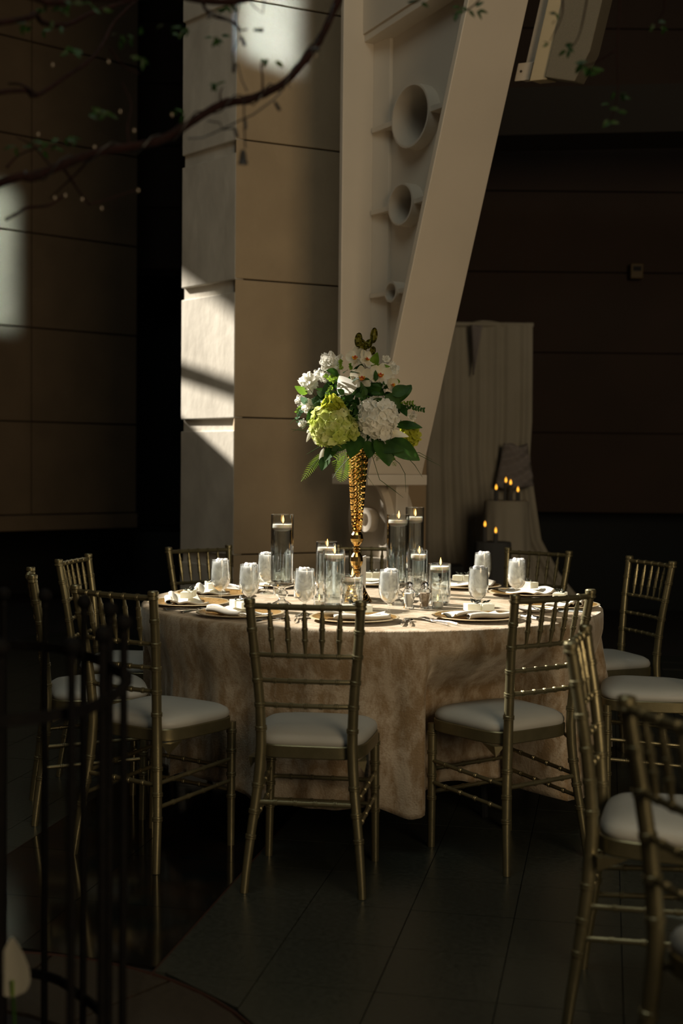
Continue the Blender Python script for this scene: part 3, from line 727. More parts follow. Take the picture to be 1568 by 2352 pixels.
def make_chair(label, group, loc, rz):
    e = empty('chiavari_chair', (0, 0, 0), 0, label, 'chair', group)
    g = M['gold']
    for s in (-1, 1): back_post(s).build('back_post', g, e)
    for s in (-1, 1): front_leg(s).build('front_leg', g, e)
    def px_(z): return smooth_tab(XT, z)
    def py_(z): return smooth_tab(YT, z)
    rails = [(.886, .0098, .014), (.735, .0076, .012), (.655, .0076, .012), (.578, .0076, .012)]
    for z, r, bow in rails: rod((-px_(z)+.006, py_(z), z), (px_(z)-.006, py_(z), z), r, 5, bow=bow).build('back_rail', g, e)
    for i in range(5):
        t_ = (i+1)/6
        def pt(z, bow): 
            w_ = px_(z)*2-.012; return Vector((-w_/2+w_*t_, py_(z)-bow*4*t_*(1-t_), z))
        a, b = pt(.735, .012), pt(.886, .014); L_ = (b-a).length
        def rad(q): 
            u = q/L_; return .0038+.0044*min(1, min(u, 1-u)/.32)
        ringed(lambda q: a.lerp(b, q/L_), 0, L_, rad, [L_*.32, L_*.55, L_*.76], 8, w=.0024, bump=.0018).build('spindle', g, e)
    fr = loft([(.985, .408), (1.0, .411), (1.0, .446), (.985, .449)]).build('seat_frame', g, e)
    loft([(.97, .4492), (.985, .455), (.985, .464), (.955, .476), (.87, .486), (.70, .493), (.45, .497), (.2, .498)]).build('seat_cushion', M['cushion'], e, auto=60)
    for s in (-1, 1):     # corner braces under the frame
        MB().add([(s*.155, -.185, .408), (s*.175, -.10, .408), (s*.178, -.172, .372), (s*.185, -.172, .408)], [(0, 1, 2), (0, 2, 3), (1, 3, 2), (0, 3, 1)]).build('corner_brace', g, e, smooth=False)
    rod((-px_(.275), py_(.275), .275), (px_(.275), py_(.275), .275), .0078, 4).build('stretcher', g, e)
    for z in (.30, .225):
        for s in (-1, 1): rod((s*px_(z-.02), py_(z-.02), z-.02), (s*.178, .154, z), .0070, 4).build('stretcher', g, e)
    for z in (.27, .19): rod((-.178, .153, z), (.178, .153, z), .0074, 4).build('stretcher', g, e)
    e.location = loc; e.rotation_euler = (0, 0, rz); return e
gA = 'gold chairs round the set table'; gB = 'gold chairs of the neighbouring table'
CH = [  # x, y, yaw clockwise from +y
 ('A', -.075, 4.147, .134, gA, 'gold chiavari chair front and centre with its back to the viewer'),
 ('B', -.604, 4.408, .585, gA, 'gold chiavari chair left of the front centre one, behind the iron fence end'),
 ('D', -.915, 4.877, 1.315, gA, 'gold chiavari chair seen edge-on at the far left behind the fence pickets'),
 ('C', -.906, 5.514, 1.739, gA, 'gold chiavari chair on the left side, second from the left edge, slightly behind'),
 ('E', -.542, 6.11, 2.483, gA, 'gold chiavari chair at the back left of the table facing the viewer'),
 ('F', .147, 6.314, -3.114, gA, 'gold chiavari chair at the back centre, mostly hidden by the candle vases'),
 ('G', .812, 6.146, -2.47, gA, 'gold chiavari chair at the back right of the table against the drape'),
 ('H', 1.154, 5.702, -1.919, gA, 'gold chiavari chair standing alone at the right edge against the dark'),
 ('L', 1.19, 4.96, -1.37, gA, 'gold chiavari chair right of the table showing its ivory seat, back cut off'),
 ('I', .555, 4.42, -.616, gA, 'gold chiavari chair at the front right of the table with sunlit post top'),
]
chair0 = None
for key, x, y, yaw, g, lab in CH+[
 ('J', .823, 3.128, 1.855, gB, 'gold chiavari chair of the next table with its narrow back to the big table'),
 ('K', .808, 2.264, 1.18, gB, 'nearest blurred gold chiavari chair at the lower right corner')]:
    if chair0 is None: chair0 = make_chair(lab, g, (x, y, .0), -yaw)
    else:
        c = copy_tree(chair0); tag(c, lab, 'chair', g); c.location = (x, y, 0); c.rotation_euler = (0, 0, -yaw)

# ================================================================= THE TABLE
t = empty('banquet_table', (T.x, T.y, 0), 0, 'round banquet table hidden under the champagne velvet cloth', 'table')
MB().lathe([(0, .725), (.905, .725), (.912, .73), (.912, .748), (.905, .752), (0, .752)], 72).build('tabletop', M['black'], t)
for i in range(4):
    a = PI/4+i*PI/2; MB().tube([(.55*math.cos(a), .55*math.sin(a), .726), (.60*math.cos(a), .60*math.sin(a), 0)], .014, 8).build('leg', M['black'], t)
def cloth():
    mb = MB(); seg = 420; rows = []
    RT_ = .922
    chairs_a = [math.atan2(y-T.y, x-T.x) for _, x, y, _, _, _ in CH]
    chairs_d = [math.hypot(y-T.y, x-T.x) for _, x, y, _, _, _ in CH]
    def bulge(a):
        d_ = min(abs((a-c+PI) % (2*PI)-PI) for c in chairs_a); return max(0, min(1, (d_-.17)/.14))
    def dent(a):
        m_ = 0
        for c, D in zip(chairs_a, chairs_d):
            d_ = abs((a-c+PI) % (2*PI)-PI); need = max(.0, .945-(D-.205)); q = max(0, min(1, (.31-d_)/.07)); m_ = max(m_, need*q*q*(3-2*q))
        return m_
    prof_top = [(0.0, TZ), (.3, TZ), (.6, TZ), (.8, TZ), (.90, TZ), (.916, TZ-.002), (.922, TZ-.007)]
    nr = 34; HEM = .135
    for j in range(seg):
        a = 2*PI*j/seg
        b = bulge(a)
        f = .5*math.sin(a*19+1.1*math.sin(a*3+.4))+.35*math.sin(a*31+1.7*math.sin(a*2))+.3*math.sin(a*11+2+math.sin(a*5))
        big = 1.1*math.exp(-((a-(-1.40))/.075)**2)+.8*math.exp(-((a-(-1.93))/.06)**2)+.6*math.exp(-((a-(-2.55))/.06)**2)+.5*math.exp(-((a-(-.72))/.06)**2)
        f2 = math.sin(a*47+2*math.sin(a*7))
        col_ = [(r*math.cos(a), r*math.sin(a), z) for r, z in prof_top[1:]]
        hem = HEM+.022*math.sin(a*5+1)+.012*f-.03*big+.03*(1-b)
        for i in range(1, nr+1):
            t_ = i/nr; z = (TZ-.007)*(1-t_)+hem*t_
            amp = min(1, t_*1.6)
            r = .924+.012*amp+ (.030*t_)*b + f*.034*(amp**1.2)*(.45+.55*b)+ big*.085*t_**.9 + f2*.004*amp-.012*(1-b)*amp
            dn = dent(a); q = max(0, min(1, (.70-z)/.19)); q = q*q*(3-2*q); r = r*(1-q*(dn > .001))+min(r, r-dn)*q*(dn > .001)
            col_.append((r*math.cos(a), r*math.sin(a), z))
        rows.append(col_)
    n = len(rows[0]); mb.v = [(0, 0, TZ)]+[p for c in rows for p in c]
    mb.f = [(0, 1+j*n, 1+((j+1) % seg)*n) for j in range(seg)]
    mb.f += [(1+j*n+i, 1+((j+1) % seg)*n+i, 1+((j+1) % seg)*n+i+1, 1+j*n+i+1) for j in range(seg) for i in range(n-1)]
    o = mb.build('tablecloth', M['velvet'], auto=80); o.location = (T.x, T.y, 0)
    sm_ = o.modifiers.new('thick', 'SOLIDIFY'); sm_.thickness = .0025; sm_.offset = -1
    return tag(o, 'champagne crushed velvet cloth falling in folds over the round table', 'tablecloth')
cloth()
ZT_ = TZ+.0012
def on(px, py=None, dy=None):
    """table point for a pixel whose foot is at py, or for a pixel column at a depth dy from the table centre"""
    if dy is not None: p = at(px, 1390, T.y+dy); return Vector((p.x, p.y, ZT_))
    return atz(px, py, ZT_)
# ---- floating-candle cylinders
FLAMES = []
def flame_parts(e, c, z, s=1.0, wick=True):
    if wick: MB().tube([(c[0], c[1], z-.004), (c[0]+.001, c[1], z+.007)], .0009, 5).build('wick', M['wick'], e)
    MB().lathe([(0, 0), (.0028*s, .004*s), (.0042*s, .011*s), (.0034*s, .019*s), (.0015*s, .027*s), (0, .032*s)], 12, (c[0], c[1], z+.004)).build('flame', M['flame'], e)
def cyl_vase(label, p, r, h, fill, group, zbase=0.0, seg=40):
    e = empty('floating_candle_cylinder', (p.x, p.y, p.z+zbase), 0, label, 'candle vase', group)
    w = .0028
    MB().lathe([(0, 0), (r-.002, 0), (r, .002), (r, h-.001), (r-w/2, h), (r-w, h-.001), (r-w, .008), (r-w-.003, .006), (0, .006)], seg).build('glass', M['glass'], e)
    wl_ = h*fill; ri = r-w-.0006
    MB().lathe([(0, .0068), (ri-.002, .0068), (ri, .009), (ri, wl_-.001), (ri, wl_), (0, wl_)], seg).build('water', M['water'], e)
    cr_ = ri*.93
    # candle: floating disc, shallow cup
    zc = wl_-.012
    MB().lathe([(0, 0), (cr_*.55, .001), (cr_*.85, .006), (cr_, .014), (cr_, .024), (cr_*.96, .027), (cr_*.7, .0255), (0, .0245)], 28, (0, 0, zc)).build('candle', M['wax'], e)
    flame_parts(e, (.003, 0), zc+.027)
    return e
gC = 'floating candle cylinders on the table'
def crystal_foot(p, label):
    e = empty('crystal_candlestick', p, 0, label, 'candlestick', 'crystal stands under the tall cylinders')
    MB().lathe([(0, 0), (.036, 0), (.038, .004), (.030, .009), (.016, .016), (.011, .024)], 12).build('foot', M['crystal'], e)
    MB().lathe([(.011, .024), (.022, .032), (.026, .042), (.022, .052), (.012, .058), (.015, .064)], 9).build('stem', M['crystal'], e, smooth=False)
    MB().lathe([(.015, .064), (.034, .070), (.048, .074), (.050, .079), (.047, .082), (0, .082)], 16).build('cup', M['crystal'], e)
    return e
p = on(651, dy=-.16); crystal_foot(p, 'cut crystal candlestick carrying the tall cylinder on the left'); cyl_vase('tall candle cylinder standing alone on the left side of the table', p, .0445, .272, .80, gC, .083)
p = on(916, dy=-.13); crystal_foot(p, 'cut crystal candlestick under the nearer tall cylinder right of the vase'); cyl_vase('tall candle cylinder right of the gold vase, the nearer of the pair', p, .0445, .275, .87, gC, .083)
p = on(954, dy=.36); crystal_foot(p, 'cut crystal candlestick under the farther tall cylinder right of the vase'); cyl_vase('tall candle cylinder right of the gold vase, the farther of the pair', p, .0405, .287, .80, gC, .083)
cyl_vase('medium candle cylinder behind another one left of the gold vase', on(753, dy=.12), .0440, .232, .83, gC)
cyl_vase('medium candle cylinder left of the gold vase, the nearer of two', on(770, dy=-.20), .0430, .222, .84, gC)
cyl_vase('short candle cylinder standing directly before the gold vase', on(811, dy=-.31), .0440, .134, .80, gC)
cyl_vase('short candle cylinder at right behind the pepper shaker', on(1013, dy=-.10), .0440, .163, .84, gC)
cyl_vase('medium narrow candle cylinder right of the tall pair', on(964, dy=.20), .0385, .197, .82, gC)
# ---- votives
def votive(label, p, r=.0225, h=.052, lit=True):
    e = empty('votive_candle', p, 0, label, 'votive', 'small glass votives')
    MB().lathe([(0, 0), (r*.92, 0), (r*.96, .002), (r, h), (r-.0018, h), (r*.90, .006), (0, .005)], 24).build('glass', M['glass'], e)
    MB().lathe([(0, .0055), (r*.86, .0055), (r*.88, .024), (0, .024)], 20).build('wax', M['wax'], e)
    flame_parts(e, (0, 0), .025, .75); return e
votive('small votive glowing in front of the short cylinder at right', on(1009, dy=-.24))
votive('small votive right of the brightest iced water goblet', on(737, dy=-.27))
votive('small votive seen through the tall left cylinder', on(642, dy=.22), .021, .10)
votive('small tall votive glass behind the bright goblet at left', on(690, dy=.10), .0215, .11)
votive('small votive seen through the tall right cylinder', on(902, dy=.28), .020, .16)
# ---- shakers
def shaker(label, p, fill, mname):
    e = empty(mname, p, 0, label, 'shaker')
    MB().lathe([(0, 0), (.019, 0), (.021, .003), (.019, .010), (.017, .02), (.022, .045), (.0245, .062), (.021, .072), (.016, .078)], 10).build('glass', M['crystal'], e, smooth=False)
    MB().lathe([(0, .008), (.013, .008), (.0155, .02), (.0195, .045), (.021, .06), (0, .0605)], 12).build('contents', fill, e)
    MB().lathe([(.0165, .076), (.0175, .078), (.0165, .082), (.0172, .085), (.016, .089), (.0165, .092), (.013, .101), (0, .106)], 20).build('cap', M['steel'], e)
shaker('cut glass salt shaker filled with white salt', on(943, dy=-.27), M['salt'], 'salt_shaker')
shaker('cut glass pepper shaker filled with brown pepper', on(979, dy=-.25), M['pepper'], 'pepper_shaker')
# ---- iced water goblets
gob_me = {}
def goblet(label, p, s=1.0):
    e = empty('water_goblet', p, random.uniform(0, 6), label, 'goblet', 'iced water goblets')
    if not gob_me:
        a = MB().lathe([(0, .0), (.033, 0), (.034, .002), (.020, .006), (.008, .012), (.0048, .020), (.0044, .030), (.0062, .036), (.0048, .042), (.006, .048), (.018, .055), (.030, .066), (.0365, .082), (.0385, .10), (.0375, .13), (.0345, .172), (.0335, .172), (.0363, .13), (.0372, .10), (.0352, .083), (.0290, .0675), (.017, .057), (0, .052)], 32)
        gob_me['g'] = a.build('glass', M['glass'], e)
        b = MB(); prof = [(0, .0535), (.0165, .0585), (.0285, .069), (.0345, .084), (.0366, .10), (.0357, .13), (.0333, .166)]
        b.lathe(prof+[(.0, .166)], 32); gob_me['i'] = b.build('iced_water', M['ice'], e)
        rnd = random.Random(4)
        for i in range(7):
            an = i*2.4; rr_ = .006+.016*rnd.random(); c = MB().box((rr_*math.cos(an), rr_*math.sin(an), .168+.004*rnd.random()), (.016, .014, .012), Matrix.Rotation(rnd.random()*3, 3, 'Z') @ Matrix.Rotation(rnd.random(), 3, 'X'))
            gob_me['c%d' % i] = c.build('ice_cube', M['ice'], e, bevel=.002)
    else:
        for k_ in gob_me:
            c = gob_me[k_].copy(); COL.objects.link(c); c.parent = e
    e.scale = (s, s, s)
GO = [(510, -.14, 'iced goblet third from the left end of the table, clear lower half'), (576, -.35, 'iced goblet between the left goblet and the tall left cylinder'),
      (616, .25, 'iced goblet partly behind the tall left cylinder'), (704, -.52, 'brightest iced goblet, glowing behind the front centre chair back'),
      (897, -.53, 'iced goblet in front of the tall cylinders right of centre'), (1102, -.38, 'iced goblet at right, standing before another goblet'),
      (1111, .42, 'iced goblet at right, peeping out behind a nearer goblet'), (1190, .04, 'rightmost iced goblet, before the back right chair')]
GO[0] = (510, -.14, 'leftmost iced goblet, clear in its lower half')
for px, dy, lab in GO: goblet(lab, on(px, dy=dy))
# ---- table number card
p = on(838, dy=.11); e = empty('table_card', p, math.radians(80), 'white table card standing edge-on behind the gold vase', 'card')
MB().box((0, 0, .090), (.11, .004, .165)).build('card', M['card'], e, smooth=False)
MB().box((0, 0, .004), (.07, .04, .008)).build('stand', M['acrylic'], e, smooth=False)
# ---- place settings
seatdir = {'A': (-.075, -.655), 'B': (-.49, -.545), 'D': (-.715, -.21), 'C': (-.655, .15), 'E': (-.42, .60), 'F': (.03, .70), 'G': (.44, .60), 'H': (.67, .30), 'L': (.735, -.15), 'I': (.365, -.575)}
where = {'A': 'of the front centre chair', 'B': 'of the front left chair', 'D': 'of the edge-on far left chair', 'C': 'of the left chair behind it', 'E': 'of the back left chair',
         'F': 'of the back centre chair', 'G': 'of the back right chair', 'H': 'of the lone right edge chair', 'L': 'of the cut-off right chair', 'I': 'of the front right chair'}
ME = {}
def inst(name, key, builder, m, parent, **k):
    if key in ME:
        c = ME[key].copy(); COL.objects.link(c); c.parent = parent; return c
    ME[key] = builder().build(name, m, parent, **k); return ME[key]
def grid_mesh(nx, ny, fn, closed=False):
    mb = MB()
    for i in range(nx+1):
        for j in range(ny+1): mb.v.append(fn(i/nx, j/ny))
    mb.f = [(i*(ny+1)+j, (i+1)*(ny+1)+j, (i+1)*(ny+1)+j+1, i*(ny+1)+j+1) for i in range(nx) for j in range(ny)]
    return mb
def fork():
    mb = MB(); pts = [(0, y, z) for y, z in ((-.085, .004), (-.05, .007), (0, .006), (.035, .004), (.05, .006))]
    mb.tube([Vector(q) for q in pts], [.0042, .0036, .0022, .0022, .004], 6)
    mb.box((0, .062, .0075), (.022, .026, .0022))
    for i in range(4): mb.tube([(-.0085+i*.0057, .073, .0078), (-.0085+i*.0057, .095, .0095), (-.0085+i*.0057, .112, .0065)], [.0018, .0016, .0008], 5)
    return mb
def knife():
    mb = MB(); mb.tube([(0, -.10, .005), (0, -.06, .006), (0, -.01, .005)], [.0045, .0050, .0038], 6)
    mb.add([(-.007, -.01, .003), (.005, -.01, .003), (.007, .07, .003), (0, .11, .003), (-.007, .10, .003), (-.007, -.01, .0048), (.005, -.01, .0048), (.006, .07, .0042), (0, .11, .0036), (-.007, .10, .0042)],
           [(4, 3, 2, 1, 0), (5, 6, 7, 8, 9)]+[(i, (i+1) % 5, 5+(i+1) % 5, 5+i) for i in range(5)])
    return mb
def spoon():
    mb = MB(); mb.tube([(0, -.085, .004), (0, -.04, .007), (0, .03, .005)], [.0042, .0032, .0022], 6); mb.ball((0, .052, .0055), .018, 12, 6, (.75, 1.15, .22)); return mb
def napkin_fn(kind):
    def fn(u, v):
        x = (u-.5)*.235; y = (v-.5)*(.115+.03*u)
        z = .012+.006*math.sin(u*6+kind)+.012*(max(0, 1-abs(v-.08)/.14)**.5 if abs(v-.08) < .14 else 0)+.004*math.sin(v*9+u*4)
        if kind == 1: y += .03*(u-.5); z += .018*max(0, .25-u)
        return (x, y-.012, z)
    return fn
rnd = random.Random(11)
for k_, (dx, dy) in seatdir.items():
    c = Vector((T.x+dx, T.y+dy, ZT_)); a = math.atan2(-dy, -dx)-PI/2        # local +y towards the centre
    e = empty('charger_plate', c, a, 'gold glass charger plate at the place '+where[k_], 'charger plate', 'charger plates')
    inst('plate', 'charger', lambda: MB().lathe([(0, .002), (.09, .002), (.11, .004), (.140, .0105), (.150, .012), (.150, .0145), (.140, .0132), (.108, .0075), (.09, .006), (0, .006)], 64), M['charger'], e)
    inst('rim', 'rim', lambda: MB().lathe([(.1502, .012), (.1545, .0115), (.160, .0125), (.161, .0142), (.158, .0158), (.1502, .0150)], 64), M['china_rim'], e)
    kind = rnd.randint(0, 1); ro = rnd.uniform(-.5, .5)
    e2 = empty('napkin', c+Vector((0, 0, .0075)), a+ro*.5, 'folded ivory linen napkin on the charger plate '+where[k_], 'napkin', 'folded napkins')
    o = inst('cloth', 'nap%d' % kind, lambda: grid_mesh(26, 18, napkin_fn(kind)), M['napkin'], e2, auto=80)
    if not o.modifiers: q = o.modifiers.new('s', 'SOLIDIFY'); q.thickness = .007; q.offset = -1
    o = inst('fold', 'napf%d' % kind, lambda: grid_mesh(20, 10, lambda u, v: ((u-.5)*.20+.02, -.078+.016*math.cos(v*PI*1.7+.4)+.01*(u-.5), .014+.010*math.sin(v*PI*1.7+.4)+.003*math.sin(u*7))), M['napkin'], e2, auto=80)
    if not o.modifiers: q = o.modifiers.new('s', 'SOLIDIFY'); q.thickness = .003
    R = Matrix.Rotation(a, 4, 'Z')
    e3 = empty('favor_box', c+(R @ Vector((.01, -.005, .030))), a+ro, 'clear favour box with dark ribbon sprig on the napkin '+where[k_], 'favour box', 'favour boxes')
    inst('box', 'fav', lambda: MB().box((-.028, 0, .014), (.050, .046, .026)).box((.028, 0, .013), (.046, .044, .024)), M['soap'], e3, smooth=False, bevel=.002)
    def sprig():
        mb = MB(); r2 = random.Random(3)
        for i in range(7):
            t0 = Vector((r2.uniform(-.025, .025), r2.uniform(-.01, .01), .030)); d2 = Vector((r2.uniform(-1, 1), r2.uniform(-1, 1), r2.uniform(0, .5))).normalized()
            mb.tube([t0, t0+d2*.010, t0+d2*.020], [.0015, .0045, .0008], 5)
        return mb
    inst('sprig', 'sprig', sprig, M['darkleaf'], e3)
    # bread plate to the upper left with its knife; cutlery either side
    bp = c+(R @ Vector((-.205, .075, 0)))
    if math.hypot(bp.x-T.x, bp.y-T.y) < .84 and all(math.hypot(bp.x-T.x-a_, bp.y-T.y-b_) > .245 or kk == k_ for kk, (a_, b_) in seatdir.items()):
        e4 = empty('bread_plate', bp, a, 'small white bread plate left of the charger '+where[k_], 'bread plate', 'bread plates')
        inst('dish', 'bread', lambda: MB().lathe([(0, .002), (.045, .002), (.060, .006), (.078, .0145), (.080, .016), (.077, .0168), (.058, .0095), (.044, .006), (0, .006)], 40), M['china'], e4)
        e5 = empty('butter_knife', bp+Vector((0, 0, .0145)), a-1.1+ro, 'silver butter knife across the bread plate '+where[k_], 'knife', 'butter knives')
        o = inst('knife', 'bknife', knife, M['steel'], e5); 
        o.scale = (.72, .72, .72)
    for nm, lab, off, bl, cat in (('fork', 'silver dinner fork left of the charger ', (-.180, -.03), fork, 'fork'), ('salad_fork', 'smaller silver fork outside the dinner fork ', (-.203, -.04), fork, 'fork'), ('knife', 'silver dinner knife right of the charger ', (.178, -.03), knife, 'knife'), ('spoon', 'silver spoon right of the knife ', (.200, -.035), spoon, 'spoon')):
        q = c+(R @ Vector((off[0], off[1], 0)))
        if math.hypot(q.x-T.x, q.y-T.y) > .84: continue
        if k_ in 'DC' and nm == 'salad_fork': continue
        o = bl().build(nm, M['steel']) if nm not in ME else ME[nm].copy()
        if nm in ME: COL.objects.link(o)
        else: ME[nm] = o
        o.location = q+Vector((0, 0, .001)); o.rotation_euler = (0, 0, a+rnd.uniform(-.12, .12)); tag(o, lab+where[k_], cat, nm.replace('_', ' ')+'s of the place settings')
        if nm == 'salad_fork': o.scale = (.85, .85, .85)

# ================================================================= VASE AND FLOWERS
VP = on(822, dy=-.03); v_ = empty('trumpet_vase', VP, 0, 'tall hammered gold trumpet vase at the centre of the table', 'vase')
prof = [(0, .0), (.062, .0), (.0635, .004), (.060, .010), (.046, .030), (.033, .055), (.022, .080), (.0145, .105), (.011, .120), (.0135, .126), (.0135, .130), (.0105, .134)]
mbv = MB(); seg = 40
def dimp(prof_, n_ax, z0, z1, n_ar, depth):
    """wall with rows of hammered dimples between z0..z1"""
    mb = MB(); ring = []
    for i in range(n_ax+1):
        t_ = i/n_ax; z = z0+(z1-z0)*t_; r = interp(prof_, z)
        for j in range(n_ar):
            a = 2*PI*(j+.5*((i//2) % 2))/n_ar
            rr_ = r+(depth if (i % 2 == 0) == (j % 2 == 0) else -depth*.7)
            mb.v.append((rr_*math.cos(a), rr_*math.sin(a), z))
    mb.f = [(i*n_ar+j, i*n_ar+(j+1) % n_ar, (i+1)*n_ar+(j+1) % n_ar, (i+1)*n_ar+j) for i in range(n_ax) for j in range(n_ar)]
    return mb
dimp([(0, .064), (.01, .060), (.03, .046), (.055, .033), (.08, .022), (.105, .0145), (.12, .011)], 20, 0, .12, 26, .0018).build('foot', M['vase'], v_, smooth=False)
MB().lathe([(0, .118), (.011, .118), (.0145, .123), (.0145, .127), (.010, .131), (.013, .136), (.0225, .148), (.0265, .164), (.0240, .182), (.0145, .197), (.0105, .201), (.0150, .204), (.0150, .208), (.0105, .212)], 14).build('lower_knop', M['vase'], v_, smooth=False)
MB().lathe([(.0105, .210), (.0155, .216), (.0155, .220), (.0105, .224), (.014, .230), (.0235, .242), (.0265, .254), (.024, .270), (.016, .282), (.0125, .286)], 14).build('upper_knop', M['vase'], v_, smooth=False)
dimp([(.285, .0165), (.30, .0185), (.38, .0245), (.46, .0305), (.53, .0365), (.60, .043), (.625, .047)], 56, .285, .625, 26, .0024).build('trumpet', M['vase'], v_, smooth=False)
MB().lathe([(.0165, .283), (.0195, .286), (.0195, .290), (.0165, .293)], 24).build('collar', M['vase'], v_)
MB().lathe([(.047, .624), (.049, .627), (.0455, .628), (.040, .60), (.015, .30), (0, .295)], 32).build('lining', M['vase'], v_)

FC = at(815, 930, VP.y)
fa = empty('flower_arrangement', FC, 0, 'domed arrangement of white, cream and lime flowers with dark foliage in the gold vase', 'flower arrangement')
def fv(px, py, dy): return at(px, py, VP.y+dy)-FC
rf = random.Random(5)
def frame(d, n):
    d = Vector(d).normalized(); n = Vector(n); n = (n-d*n.dot(d))
    if n.length < 1e-4: n = d.orthogonal()
    n.normalize(); return d, n, d.cross(n).normalized()
def leafv(base, d, nrm, L_, w, curl=.25, fold=.18, nx=8, pw_=.75, tip=1.0, mb=None):
    mb = mb or MB(); d, n, s = frame(d, nrm); o = len(mb.v); ny = 4
    for i in range(nx+1):
        t_ = i/nx; ww = w*.5*(math.sin(PI*min(1, t_**pw_*(.97)+.02)))**.8
        c = base+d*(L_*t_)-n*(curl*L_*t_*t_)
        for j in range(ny+1):
            q = j/ny*2-1; mb.v.append(tuple(c+s*(ww*q)+n*(abs(q)*ww*fold)))
    mb.f += [(o+i*(ny+1)+j, o+(i+1)*(ny+1)+j, o+(i+1)*(ny+1)+j+1, o+i*(ny+1)+j+1) for i in range(nx) for j in range(ny)]
    return mb
CAMV = Vector((0, -1, .12)).normalized()
def leaf2(p0, p1, w_px, m='leaf', dy=(-.05, -.08), nrm=None, curl=.12, name='leaf', pw_=.75):
    a = fv(*p0, dy[0]); b = fv(*p1, dy[1]); L_ = (b-a).length
    nn = nrm or (CAMV+Vector((rf.uniform(-.5, .5), 0, rf.uniform(-.2, .6))))
    return leafv(a+frame(b-a, nn)[1]*curl*L_*.25, b-a, nn, L_, w_px/560, curl, .2, pw_=pw_).build(name, M[m], fa, auto=80)
for q in [((895, 905), (934, 884), 30), ((938, 882), (905, 925), 20), ((905, 975), (964, 975), 26), ((822, 1000), (800, 1050), 44), ((842, 1012), (846, 1050), 34),
          ((868, 1000), (893, 1066), 52), ((890, 1010), (960, 1052), 44), ((884, 918), (882, 966), 22), ((770, 1020), (742, 1058), 30), ((748, 1050), (736, 1080), 26),
          ((850, 1020), (925, 1030), 30), ((830, 905), (872, 880), 34), ((880, 905), (915, 935), 30), ((760, 880), (735, 905), 26), ((800, 900), (782, 930), 30), ((905, 925), (930, 950), 26),
          ((745, 905), (715, 925), 22), ((770, 860), (745, 850), 20), ((850, 990), (880, 1010), 26), ((835, 880), (805, 905), 26), ((790, 1015), (760, 1035), 26), ((722, 940), (700, 965), 20)]:
    leaf2(q[0], q[1], q[2], dy=(-.09 if 840 < q[0][0] < 900 or q[0][1] > 990 else -.04, -.13 if q[0][1] > 990 else -.09))
for q in [((700, 905), (671, 890), 18), ((850, 842), (858, 808), 22), ((850, 845), (888, 838), 16), ((722, 935), (702, 975), 22), ((905, 880), (906, 868), 14), ((750, 870), (772, 862), 16), ((905, 1052), (858, 1040), 14)]:
    leaf2(q[0], q[1], q[2], m='leaf_b', dy=(-.02, -.04))
for q in [((700, 928), (685, 915), 16), ((715, 915), (728, 940), 20), ((745, 915), (722, 900), 18)]: leaf2(q[0], q[1], q[2], m='leaf_grey', dy=(-.05, -.07))
o = leaf2((882, 990), (934, 998), 18, m='p_cream', dy=(-.09, -.12), name='pale_bract'); tag(o, 'long cream bract')
# olive bud pads on top
for cx_, cy_, w, h, tilt in ((815, 780, 15, 28, .1), (824, 794, 17, 28, -.2), (850, 769, 14, 30, .1), (838, 789, 14, 20, .5), (848, 804, 12, 17, .2)):
    R = Matrix.Rotation(tilt, 3, 'Y'); mb = MB(); mb.ball((0, 0, 0), 1, 14, 10, (w/2/470, .007, h/2/470)); mb.v = [tuple(R @ Vector(v)+fv(cx_, cy_, rf.uniform(-.01, .02))) for v in mb.v]
    mb.build('olive_pad', M['leaf_olive'], fa)
MB().tube([fv(832, 850, 0), fv(830, 815, 0), fv(818, 795, 0)], .0016, 6).build('stem', M['leaf_olive'], fa)
MB().tube([fv(834, 850, 0), fv(842, 805, 0), fv(848, 780, 0)], .0016, 6).build('stem', M['leaf_olive'], fa)
def petal(mb, c, d, n, L_, w, cup=.35, ruff=.0, nx=5, ny=4, seed=0):
    d, n, s = frame(d, n); o = len(mb.v)
    for i in range(nx+1):
        t_ = i/nx; ww = w*.5*min(1, (t_*1.9+.18))**.7*(1-max(0, (t_-.72)/.28)**2*.45)
        for j in range(ny+1):
            q = j/ny*2-1
            lift = cup*L_*(t_*t_)+cup*ww*q*q*.6+ruff*L_*math.sin(q*7+seed)*t_*t_
            mb.v.append(tuple(c+d*(L_*t_*(1-.10*q*q*t_))+s*(ww*q)+n*lift))
    mb.f += [(o+i*(ny+1)+j, o+(i+1)*(ny+1)+j, o+(i+1)*(ny+1)+j+1, o+i*(ny+1)+j+1) for i in range(nx) for j in range(ny)]
def peony(px, py, rpx, dy, m='p_white', face=None, layers=4, name='peony'):
    c = fv(px, py, dy); r = rpx/560; f = (face or (c.normalized()*.5+CAMV)).normalized()
    a0 = f.orthogonal().normalized(); b0 = f.cross(a0); mb = MB(); s_ = rf.random()*10
    for l in range(layers):
        k_ = l/(layers-1); n = 7-l; 
        for i in range(n):
            an = 2*PI*(i+.5*l)/n+rf.uniform(-.25, .25); rad = a0*math.cos(an)+b0*math.sin(an)
            tilt = .05+.95*k_+rf.uniform(-.22, .22)
            d = rad*math.cos(tilt)+f*math.sin(tilt); n_2 = f*math.cos(tilt)-rad*math.sin(tilt)
            petal(mb, c-f*r*.35+rad*r*.12*(1-k_), d, n_2, r*(1.1-.3*k_)*rf.uniform(.75, 1.2), r*(.78-.18*k_), .16+.22*k_, .17, seed=s_+i)
    return mb.build(name, M[m], fa, auto=80)
